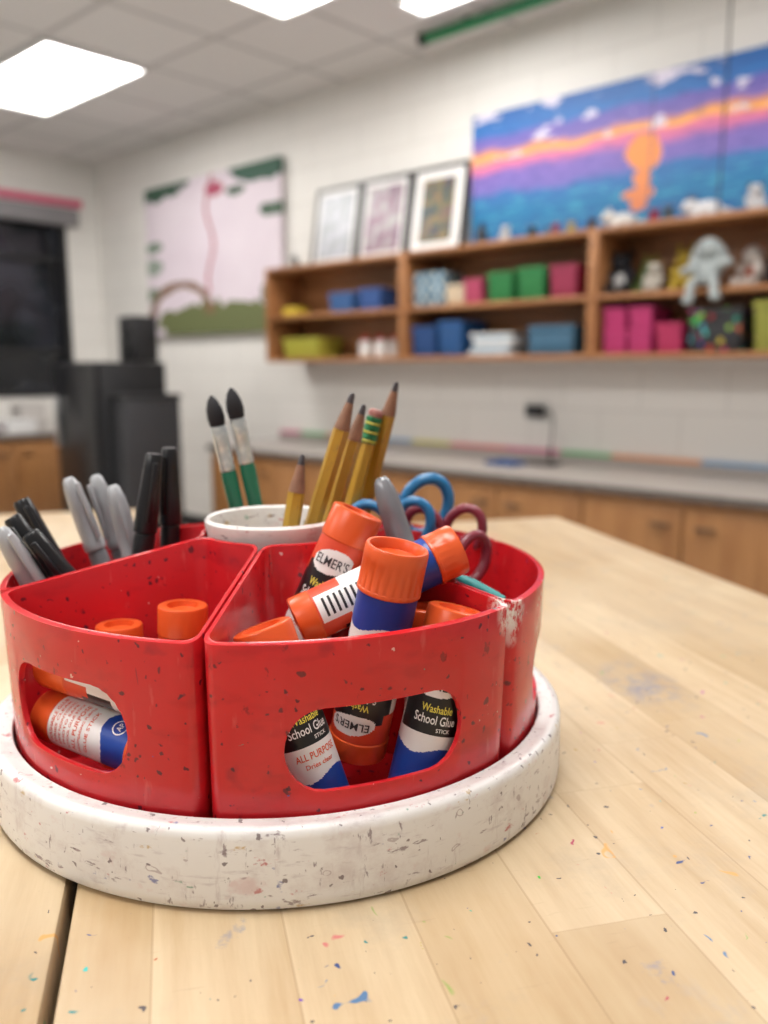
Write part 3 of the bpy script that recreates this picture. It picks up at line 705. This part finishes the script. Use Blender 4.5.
# ------------------------------------------------------------------ caddy
CZ=ZT
def cad(x,y,z): return Vector((x,y,CZ+z))
cd=empty('art_caddy',(.0074,0,CZ+.0005),(0,0,0),'round red plastic art caddy on a worn white turntable','caddy')
prof=[(0,.003),(.120,.003),(.124,0),(.1455,0),(.1476,.0008),(.1486,.0026),(.1490,.0055),(.1490,.0300),(.1486,.0324),(.1476,.0338),(.1460,.0344),(.1440,.0342),(.1425,.0336),(.1400,.0333),(.1380,.0333),(.1375,.0327),(.1373,.0140),(.1365,.0135),(0,.0135)]
new_obj('turntable',lathe('turntable',prof,128),cd,WHITE,label='worn white plastic turntable base smeared with paint')
RO,RI,ZO,ZI=.1385,.040,.1040,.1225
def topz(r): return ZO+(RO-r)/(RO-RI)*(ZI-ZO)
def wedge(a0,a1,rin,rt,rb,so,z0,z1,bev,slant=False):
    bm=bmesh.new()
    def loop(ro,z,sl):
        pts=[]
        da_o=math.degrees(math.asin(so/ro)); da_i=math.degrees(math.asin(so/rin))
        n=6; A0,A1=a0+da_i,a1-da_i
        for i in range(n+1):
            a=rad(A0+(A1-A0)*i/n); pts.append((rin*math.cos(a),rin*math.sin(a),topz(rin) if sl else z))
        n=26; A0,A1=a0+da_o,a1-da_o
        for i in range(n+1):
            a=rad(A1+(A0-A1)*i/n); pts.append((ro*math.cos(a),ro*math.sin(a),topz(ro) if sl else z))
        return [bm.verts.new(p) for p in pts]
    b=loop(rb,z0,False); t=loop(rt,z1,slant)
    n=len(b)
    bm.faces.new(b)
    if slant:
        mid=bm.verts.new(sum((v.co for v in t),Vector())/n)
        mid.co.z=topz(Vector((mid.co.x,mid.co.y)).length)
        for i in range(n): bm.faces.new((t[(i+1)%n],t[i],mid))
    else: bm.faces.new(list(reversed(t)))
    for i in range(n): bm.faces.new((b[i],b[(i+1)%n],t[(i+1)%n],t[i]))
    bmesh.ops.recalc_face_normals(bm,faces=bm.faces)
    if bev:
        ce=[]
        for i in (0,6,7,33):
            for ed in b[i].link_edges:
                if ed.other_vert(b[i])==t[i]: ce.append(ed)
        bmesh.ops.bevel(bm,geom=ce,offset=bev,segments=4,affect='EDGES',profile=0.5)
    me=bpy.data.meshes.new('w'); bm.to_mesh(me); bm.free()
    o=bpy.data.objects.new('tmp',me); link(o); return o
def slot(am,half,z0,z1,r0,r1):
    bm=bmesh.new(); h=(z1-z0)/2*.9; zc=(z0+z1)/2; hv=(z1-z0)/2
    pts=[]
    for i in range(13):
        a=-math.pi/2+math.pi*i/12; pts.append((half-h+h*math.cos(a),zc+hv*math.sin(a)))
    k=6
    for i in range(1,k): pts.append(((half-h)*(1-2*i/k),z1))
    for i in range(13):
        a=math.pi/2+math.pi*i/12; pts.append((-half+h+h*math.cos(a),zc+hv*math.sin(a)))
    for i in range(1,k): pts.append(((-half+h)*(1-2*i/k),z0))
    def P(s,z,r):
        a=rad(am)+s/.137; return (r*math.cos(a),r*math.sin(a),z)
    A_=[bm.verts.new(P(s,z,r0)) for s,z in pts]; B_=[bm.verts.new(P(s,z,r1)) for s,z in pts]
    ca=bm.verts.new(P(0,zc,r0)); cb=bm.verts.new(P(0,zc,r1)); n=len(pts)
    for i in range(n):
        j=(i+1)%n
        bm.faces.new((A_[i],A_[j],B_[j],B_[i])); bm.faces.new((ca,A_[j],A_[i])); bm.faces.new((cb,B_[i],B_[j]))
    bmesh.ops.recalc_face_normals(bm,faces=bm.faces)
    me=bpy.data.meshes.new('s'); bm.to_mesh(me); bm.free()
    o=bpy.data.objects.new('tmp',me); link(o); return o
seams=[-96.5,-36,26,86,146,206,263.5]
for k,(a0,a1) in enumerate(zip(seams[:-1],seams[1:])):
    o=wedge(a0,a1,RI,RO,.1355,.0006,.0145,.1,.008,True)
    c1=wedge(a0,a1,.0418,.1367,.1337,.0022,.0168,.16,.006)
    if k==5: c2=slot((a0+a1)/2-.7,.0385,.0445,.0825,.118,.165)
    else: c2=slot((a0+a1)/2-.5,.0395,.0420,.0770,.118,.165)
    for c in (c1,c2):
        md=o.modifiers.new('b','BOOLEAN'); md.operation='DIFFERENCE'; md.object=c; md.solver='EXACT'
    md=o.modifiers.new('bv','BEVEL'); md.width=.0007; md.segments=3; md.limit_method='ANGLE'; md.angle_limit=rad(40)
    me=apply_mods(o); me.name='compartment'
    for q in (c1,c2): bpy.data.objects.remove(q)
    bpy.data.objects.remove(o)
    smooth(me,40)
    new_obj('compartment',me,cd,RED)
cp=[(0,.014),(.026,.014),(.028,.016),(.0348,.122),(.0360,.126),(.0360,.1285),(.0348,.130),(.0332,.129),(.0325,.125),(.0265,.018),(0,.018)]
new_obj('cup',lathe('cup',cp,64),cd,WHITE,label='speckled white plastic centre cup',loc=(-.004,0,0))
# ------------------------------------------------------------------ placement along an axis
def orient(pos,zdir,face=(0,-1,0.35),roll=0):
    z=Vector(zdir).normalized(); f=Vector(face)
    yn=f-z*f.dot(z)
    if yn.length<1e-4: yn=Vector((1,0,0))
    y=-yn.normalized(); x=y.cross(z)
    M=Matrix(((x.x,y.x,z.x,0),(x.y,y.y,z.y,0),(x.z,y.z,z.z,0),(0,0,0,1)))
    return Matrix.Translation(pos)@M@Matrix.Rotation(roll,4,'Z')
def thing(name,M,label,cat,group=None):
    e=empty(name,(0,0,0),(0,0,0),label,cat,group); e.matrix_world=M; return e
def text_geo(bm,txt,width,height,zc,r,phi0,midx):
    cu=bpy.data.curves.new('t','FONT'); cu.body=txt; cu.align_x='CENTER'; cu.align_y='CENTER'; cu.resolution_u=3; cu.offset=0.012
    o=bpy.data.objects.new('tmp_text',cu); link(o)
    dg=bpy.context.evaluated_depsgraph_get(); dg.update()
    me=bpy.data.meshes.new_from_object(o.evaluated_get(dg))
    bpy.data.objects.remove(o)
    xs=[v.co.x for v in me.vertices]; ys=[v.co.y for v in me.vertices]
    if not xs: return
    x0,x1,y0,y1=min(xs),max(xs),min(ys),max(ys)
    sx=width/(x1-x0); sy=height/(y1-y0)
    vs=[]
    for v in me.vertices:
        s=(v.co.x-(x0+x1)/2)*sx; z=(v.co.y-(y0+y1)/2)*sy+zc
        a=phi0+s/r
        vs.append(bm.verts.new((r*math.cos(a),r*math.sin(a),z)))
    for p in me.polygons:
        try:
            f=bm.faces.new([vs[i] for i in p.vertices]); f.material_index=midx
        except ValueError: pass
    bpy.data.meshes.remove(me)
gcache={}
def glue_meshes(caplen,dia,style,dial_len,bl,wl,bk,ap):
    k=(caplen,dia,style,dial_len,bl,wl,bk,ap)
    if k in gcache: return gcache[k]
    R=dia/2; r=R*.94
    z0=caplen; zb=z0+bl; zw=zb+wl; zk=zw+bk; zl=zk+bk; L=zl+dial_len
    bm=bmesh.new(); seg=72
    rings=[]
    cpf=[(R*.70,.0050,0),(R*.78,.0045,0),(R*.82,.0008,0),(R*.86,0,0),(R*.95,0,0),(R*.985,.0010,0),(R*.99,min(.0060,caplen*.4),0),(R*.985,min(.0066,caplen*.45),1),(R*.985,caplen-.0022,1),(R*1.0,caplen-.0018,0),(R*1.0,caplen-.0005,0),(R*.97,caplen,0),(r+.0001,caplen,0)]
    for rr,zz,rib in cpf:
        rings.append([bm.verts.new(((rr*(.978 if (rib and i%3==0) else 1))*math.cos(2*math.pi*i/seg),(rr*(.978 if (rib and i%3==0) else 1))*math.sin(2*math.pi*i/seg),zz)) for i in range(seg)])
    bm.faces.new(rings[0])
    for a,b in zip(rings[:-1],rings[1:]):
        for i in range(seg): bm.faces.new((a[i],a[(i+1)%seg],b[(i+1)%seg],b[i]))
    cap=bm_to(bm,'cap',32); cap.materials.append(ORANGE)
    bm=bmesh.new(); seg=48
    rings=[]
    for zz,rr in ((zl,r*.99),(zl+.0006,R*.97),(L-.0012,R*.97),(L-.0003,R*.93),(L,R*.88),(L,R*.62),(L-.0025,R*.58)):
        rib=zz>zl and zz<L-.001
        rings.append([bm.verts.new(((rr*(1 if (i%2 or not rib) else .985))*math.cos(2*math.pi*i/seg),(rr*(1 if (i%2 or not rib) else .985))*math.sin(2*math.pi*i/seg),zz)) for i in range(seg)])
    for a,b in zip(rings[:-1],rings[1:]):
        for i in range(seg): bm.faces.new((a[i],a[(i+1)%seg],b[(i+1)%seg],b[i]))
    bm.faces.new(rings[-1])
    dial=bm_to(bm,'dial',30); dial.materials.append(ORANGE)
    bm=bmesh.new(); nz=int((zl-z0)/.0004); ns=96
    grid=[[bm.verts.new((r*math.cos(2*math.pi*i/ns),r*math.sin(2*math.pi*i/ns),z0+(zl-z0)*j/nz)) for i in range(ns)] for j in range(nz+1)]
    for j in range(nz):
        zz=z0+(zl-z0)*(j+.5)/nz
        for i in range(ns):
            ph=(360*(i+.5)/ns+90+180)%360-180
            f=bm.faces.new((grid[j][i],grid[j][(i+1)%ns],grid[j+1][(i+1)%ns],grid[j+1][i]))
            wav=.0016*math.sin(rad(ph*3))
            m=0
            if zz<zb+wav-.001: m=1
            elif zz<zw: m=0
            elif zz<zk:
                if style=='white': m=0
                else: m=2 if abs(ph)<80 else 0
            else:
                if style=='white': m=0
                else:
                    m=3
                    # slanted white badge on a small black ground
                    tz=(zz-(zk+bk*.43))-.0016*math.sin(rad(ph))
                    if abs(ph)<62 and zz<zk+bk*.30: m=2
                    q=(ph/50)**2+(tz/(bk*.34))**2
                    if q<1: m=0
            if 95<ph<160 and zb+.001<zz<zl-.001:
                m=0
                if 106<ph<150 and zb+.003<zz<zl-.002:
                    m=2 if (j*5)%7 in (0,2,5) else 0
            f.material_index=m
    tube=bm_to(bm,'tube',60)
    for m in (LWHITE,LBLUE,LBLACK,LORANGE): tube.materials.append(m)
    bm=bmesh.new(); rt=r+.00012; F=-math.pi/2; s=bk/.014
    if style=='white':
        text_geo(bm,"WASHABLE GLUE",.022,.0024*s,zk+.0105*s,rt,F,2)
        text_geo(bm,"DRIES CLEAR",.021,.0018*s,zk+.0070*s,rt,F,2)
        text_geo(bm,"SAFE NONTOXIC",.022,.0018*s,zk+.0035*s,rt,F,2)
        text_geo(bm,"PHOTO SAFE",.020,.0018*s,zw+.0140*s,rt,F,2)
        text_geo(bm,"SCHOOL GLUE STICK",.023,.0018*s,zw+.0105*s,rt,F,2)
        text_geo(bm,"ALL PURPOSE",.023,.0030*s,zw+.0060*s,rt,F,2)
        text_geo(bm,"DISAPPEARING PURPLE",.023,.0018*s,zw+.0015*s,rt,F,2)
        text_geo(bm,"GLUE STICK",.020,.0024*s,zb+.0090*s,rt,F,2)
    else:
        text_geo(bm,"ELMER'S",.0175,.0038*s,zk+.006*s,rt,F,3)
        text_geo(bm,"Washable",.0140,.0032*s,zw+.0108*s,rt,F,0)
        text_geo(bm,"School Glue",.0190,.0038*s,zw+.0064*s,rt,F,1)
        text_geo(bm,"STICK",.0065,.0016*s,zw+.0024*s,rt,F+.35,1)
        if wl>.010:
            text_geo(bm,"ALL PURPOSE",.0195,.0030,zb+wl-.0040,rt,F,2)
            text_geo(bm,"Dries clear",.013,.0020,zb+wl-.0082,rt,F,2)
    if ap:
        cz=z0+bl*.47
        fr=F+.55
        n=24; inner=[];outer=[]
        for i in range(n):
            a=2*math.pi*i/n
            for lst,q in ((inner,.0033),(outer,.0039)):
                ang=fr+q*math.cos(a)/rt; lst.append(bm.verts.new((rt*math.cos(ang),rt*math.sin(ang),cz+q*math.sin(a))))
        for i in range(n):
            f=bm.faces.new((inner[i],outer[i],outer[(i+1)%n],inner[(i+1)%n])); f.material_index=1
        text_geo(bm,"AP",.0040,.0029,cz,rt,fr,1)
    txt=bpy.data.meshes.new('lettering'); bm.to_mesh(txt); bm.free()
    for m in (TYEL,TWHT,TORG,TDRK): txt.materials.append(m)
    gcache[k]=(cap,dial,tube,txt,L); return gcache[k]
def glue(T,B,up='dial',caplen=.034,dia=.0275,style='black',roll=0,label='orange capped glue stick standing in the red caddy',face=(0,-1,.35),dl=.014,bl=.011,wl=.014,bk=.014,ap=False):
    """T: visible end centre, B: a point further down the axis"""
    cap,dial,tube,txt,L=glue_meshes(caplen,dia,style,dl,bl,wl,bk,ap)
    T=cad(*T); d=(T-cad(*B)).normalized()
    if up=='dial': M=orient(T-d*L,d,face,roll)
    else: M=orient(T,-d,face,roll)
    e=thing('glue_stick',M,label,'glue stick','glue sticks in the caddy')
    new_obj('cap',cap,e); new_obj('dial',dial,e); new_obj('tube',tube,e); new_obj('lettering',txt,e)
# front compartment sticks
glue((.0680,-.0925,.1330),(.0500,-.0855,.041),'cap',.0205,dia=.0280,label='glue stick standing with its ridged orange cap up',roll=.35,dl=.010,bl=.0155,wl=.0235)
glue((.0500,-.0430,.1400),(.0150,-.0480,.060),'dial',.024,dia=.0260,roll=-.05,label='tilted glue stick showing its orange logo band',dl=.016,bk=.018)
glue((.0965,-.0570,.1245),(.0200,-.0770,.0930),'cap',.014,dia=.0245,roll=-2.2,label='barcoded glue stick lying tilted across the others',bl=.016,wl=.014,dl=.010)
glue((.0810,-.0690,.1000),(.0795,-.0670,.020),'dial',.012,.018,label='slim glue stick standing upright among larger ones',bl=.008)
glue((.0945,-.0860,.1040),(.0750,-.0960,.020),'dial',.004,.0272,roll=.05,label='upright glue stick seen through the slot, blue band low',dl=.024,bl=.022,wl=.006,bk=.0150)
glue((.0110,-.1035,.1010),(.0390,-.1125,.020),'dial',.004,.0265,roll=.48,label='leaning glue stick seen through the slot, black label',dl=.022,bl=.014,wl=.0125,bk=.0145)
# second compartment
glue((-.034,-.052,.096),(-.037,-.053,.020),'dial',.010,.0245,label='upright glue stick with only its orange end showing')
glue((-.0655,-.0505,.086),(-.0655,-.052,.020),'dial',.003,.0230,label='upright glue stick sunk low in the compartment')
glue((-.0945,-.0680,.0480),(-.0110,-.1135,.0400),'dial',.016,.0250,'white',label='glue stick lying on its side behind the slot',face=(-.3,-1,.55),dl=.012,bl=.016,wl=.0095,bk=.0105,ap=True)
glue((-.0920,-.0680,.0730),(-.0105,-.1120,.0660),'dial',.014,.0235,'black',roll=-2.0,label='glue stick lying on top of another',face=(-.3,-1,.4),dl=.020)
# ------------------------------------------------------------------ markers
def marker(T,bot,capmat,barmat,label,r=.0058,caplen=.045,clip=True,rnd=False,roll=0):
    T=cad(*T); B=cad(*bot); d=(T-B); L=d.length
    e=thing('marker',orient(B,d,roll=roll),label,'marker','markers in the caddy')
    z1=L-caplen
    new_obj('barrel',lathe('barrel',[(0,0),(r*.8,0),(r,.003),(r,z1-.002),(r*.9,z1),(0,z1)],24),e,barmat)
    if rnd: pr=[(r*.95,z1+.0003),(r*1.12,z1+.001),(r*1.14,z1+.005),(r*1.06,z1+.006),(r*1.10,z1+.014),(r*1.02,L-.020),(r*1.05,L-.019),(r*.90,L-.008),(r*.66,L-.002),(r*.4,L),(0,L)]
    else: pr=[(r*.95,z1+.0003),(r*1.12,z1+.001),(r*1.10,z1+.012),(r*.88,L-.010),(r*.80,L-.0015),(r*.65,L),(0,L)]
    new_obj('cap',lathe('cap',[(0,z1+.0003)]+pr,24),e,capmat)
    if clip: new_obj('clip',boxmesh('clip',.0030,.0020,caplen*.75,(0,-r*1.12-.0010,L-caplen*.47),.0007),e,capmat)
marker((-.1190,.038,.146),(-.078,.040,.020),LGREY,SILVER,'silver grey marker leaning in the rear compartment',r=.0055,rnd=True,roll=.8)
marker((-.1075,.050,.146),(-.074,.053,.020),LGREY,SILVER,'silver grey marker leaning in the rear compartment',r=.0055,rnd=True,roll=-.5)
marker((-.0930,.036,.142),(-.062,.030,.020),LGREY,SILVER,'silver grey marker leaning in the rear compartment',r=.0055,rnd=True,roll=.4)
marker((-.0650,.024,.161),(-.086,.018,.022),BLACK,BLACK,'black marker standing upright with clip cap',roll=.5)
marker((-.0605,.040,.163),(-.066,.044,.022),BLACK,BLACK,'black marker standing upright with clip cap',roll=-.3)
marker((-.1330,.006,.138),(-.083,.008,.022),BLACK,BLACK,'black marker leaning over the caddy rim',roll=.4)
marker((-.1300,-.014,.132),(-.066,-.002,.022),BLACK,BLACK,'black marker leaning over the caddy rim',roll=-.2)
marker((-.1270,-.034,.130),(-.078,-.020,.022),LGREY,LGREY,'light grey marker leaning over the caddy rim',r=.0055,rnd=True,roll=.6)
marker((-.1160,-.026,.126),(-.052,-.006,.022),BLACK,BLACK,'black marker half sunk among other markers')
marker((.0605,-.010,.152),(.102,-.022,.022),SILVER,LGREY,'grey marker with rounded cap leaning out of the caddy',r=.0062,rnd=True,clip=False)
# ------------------------------------------------------------------ pencils
def pencil(T,bot,tip=True,label='yellow hexagonal pencil, point up, in the cup'):
    T=cad(*T); B=cad(*bot); d=T-B; L=d.length
    e=thing('pencil',orient(B,d,roll=random.uniform(0,1)),label,'pencil','pencils in the caddy')
    r=.0045
    body_top=L-.020 if tip else L-.022
    new_obj('barrel',lathe('barrel',[(0,0),(r,0),(r,body_top),(0,body_top)],6),e,YEL)
    if tip:
        new_obj('sharpened_end',lathe('sharpened_end',[(0,body_top+.0002),(r*.96,body_top+.0002),(r*.92,body_top+.002),(r*.46,L-.0055),(0,L-.0055)],16),e,PWOOD)
        new_obj('lead',lathe('lead',[(0,L-.0054),(r*.45,L-.0054),(r*.32,L-.0010),(r*.15,L),(0,L)],10),e,GRAPH)
    else:
        pr=[(0,body_top+.0002)]
        z=body_top+.0002
        for i in range(6):
            pr+=[(r*1.02,z),(r*1.08,z+.0008),(r*1.08,z+.0018),(r*1.0,z+.0024)]; z+=.0026
        pr+=[(0,z)]
        new_obj('ferrule',lathe('ferrule',pr,20),e,GFERR)
        for k in (0,2,4): new_obj('ring',lathe('ring',[(r*1.07,body_top+.001+k*.0026),(r*1.11,body_top+.0012+k*.0026),(r*1.11,body_top+.0019+k*.0026),(r*1.07,body_top+.0021+k*.0026)],20),e,cm((.6,.5,.05)))
        new_obj('eraser',lathe('eraser',[(0,z+.0002),(r*.95,z+.0002),(r*.95,z+.003),(r*.7,z+.0042),(0,z+.0042)],16),e,PINKE)
pencil((.0205,-.010,.164),(-.0050,-.013,.020),label='short yellow pencil, point up, in the cup')
pencil((.0460,-.001,.1950),(-.0090,.0035,.020))
pencil((.0515,.012,.1885),(.0020,.014,.020))
pencil((.0585,.048,.186),(.0140,.050,.020),False,'yellow pencil with green ferrule and worn eraser up')
pencil((.0695,.047,.200),(.0240,.084,.020),label='yellow hexagonal pencil, point up, behind the cup')
# ------------------------------------------------------------------ brushes
def brush(T,bot,label):
    T=cad(*T); B=cad(*bot); d=T-B; L=d.length
    e=thing('paintbrush',orient(B,d),label,'paintbrush','paintbrushes behind the cup')
    new_obj('handle',lathe('handle',[(0,0),(.0022,.002),(.0032,L*.3),(.0048,L-.048),(.0042,L-.045),(0,L-.045)],20),e,GREENH)
    new_obj('ferrule',lathe('ferrule',[(0,L-.0448),(.0044,L-.0448),(.0046,L-.042),(.0043,L-.041),(.0046,L-.038),(.0043,L-.037),(.0046,L-.030),(.0048,L-.019),(.0045,L-.0183),(0,L-.0183)],20),e,FERR)
    new_obj('bristles',lathe('bristles',[(0,L-.018),(.0044,L-.018),(.0051,L-.0130),(.0046,L-.008),(.0030,L-.0035),(.0012,L-.0008),(0,L)],20),e,BRIST)
brush((-.0375,.048,.1925),(-.0060,.060,.020),'green handled paintbrush with black bristles, bristles up')
brush((-.0260,.048,.1970),(.0035,.064,.020),'green handled paintbrush with black bristles beside its twin')
# ------------------------------------------------------------------ scissors
def scissors(C,tilt,yaw,mat,label,s=1.0,spread=.013):
    M=Matrix.Translation(cad(*C))@Matrix.Rotation(yaw,4,'Z')@Matrix.Rotation(tilt,4,'Y')@Matrix.Scale(s,4)
    e=thing('scissors',M,label,'scissors','scissors in the caddy')
    for k,sx in enumerate((-1,1)):
        bm=bmesh.new(); y=.0009*sx
        pts=[(-.005*sx,.0),(.005*sx,.0),(.0045*sx,-.030),(.0005*sx,-.044),(-.002*sx,-.040)]
        f=[bm.verts.new((x,y-.0006,z)) for x,z in pts]; b=[bm.verts.new((x,y+.0006,z)) for x,z in pts]
        bm.faces.new(f); bm.faces.new(list(reversed(b)))
        for i in range(5): bm.faces.new((f[i],f[(i+1)%5],b[(i+1)%5],b[i]))
        new_obj('blade',bm_to(bm,'blade',20),e,STEEL)
        big=1.0 if k==0 else 1.12
        cx=sx*spread; cz=.036
        pl=[]
        for i in range(24):
            a=2*math.pi*i/24
            ex=.0115*math.cos(a); ez=.0135*big*math.sin(a)
            an=-sx*.45
            pl.append((cx+ex*math.cos(an)-ez*math.sin(an),y*1.5,cz+ex*math.sin(an)+ez*math.cos(an)))
        new_obj('handle',tube_mesh('handle',pl,.0032,8,True),e,mat)
        new_obj('shank',tube_mesh('shank',[(0,y*1.5,-.008),(sx*.003,y*1.5,.006),(sx*.008,y*1.5,.018),(sx*.0112,y*1.5,.023)],[.0033,.004,.0036,.003],8),e,mat)
    new_obj('pivot',lathe('pivot',[(0,-.003),(.003,-.003),(.003,.003),(0,.003)],16),e,STEEL,rot=(rad(90),0,0))
scissors((.072,.078,.078),rad(0),rad(8),SBLUE,'scissors with blue handles up in the rear compartment',1.22,.0135)
scissors((.067,.038,.084),rad(-2),rad(-12),SBLUE,'blue handled scissors standing lower beside the grey marker',.95,.0125)
scissors((.098,.058,.078),rad(0),rad(-20),SMAR,'scissors with dark maroon handles up',.94)
scissors((.101,.010,.070),rad(2),rad(35),SMAR,'maroon handled scissors leaning to the rim',.92)
def crayon(T,B,mat,label):
    T=cad(*T); B=cad(*B); d=T-B; L=d.length; r=.0030
    e=thing('crayon',orient(B,d),label,'crayon')
    new_obj('stick',lathe('stick',[(0,0),(r*.96,0),(r*.96,L-.008),(r*.35,L-.001),(0,L)],20),e,mat)
    new_obj('wrapper',lathe('wrapper',[(r*.97,.003),(r*1.05,.003),(r*1.05,L-.010),(r*.97,L-.010)],20),e,mat)
crayon((.096,-.0400,.1080),(.1190,-.0520,.0975),TEAL,'teal crayon resting in the side compartment')
# ------------------------------------------------------------------ world, camera
w=bpy.data.worlds.new('World'); scene.world=w; w.use_nodes=True
w.node_tree.nodes['Background'].inputs[0].default_value=(1.0,0.98,0.955,1); w.node_tree.nodes['Background'].inputs[1].default_value=0.34
cam=bpy.data.cameras.new('camera'); co=bpy.data.objects.new('camera',cam); link(co)
cam.sensor_fit='VERTICAL'; cam.sensor_height=24; cam.sensor_width=18; cam.lens=850/1024*24
co.location=(.0622,-.4457,ZT+.2067); co.rotation_euler=(rad(90-9.48),0,0)
cam.clip_start=.01; cam.clip_end=50
cam.dof.use_dof=True; cam.dof.focus_distance=.345; cam.dof.aperture_fstop=4.0
scene.camera=co
scene.view_settings.view_transform='Standard'
scene.view_settings.look='None'
scene.view_settings.exposure=-0.08
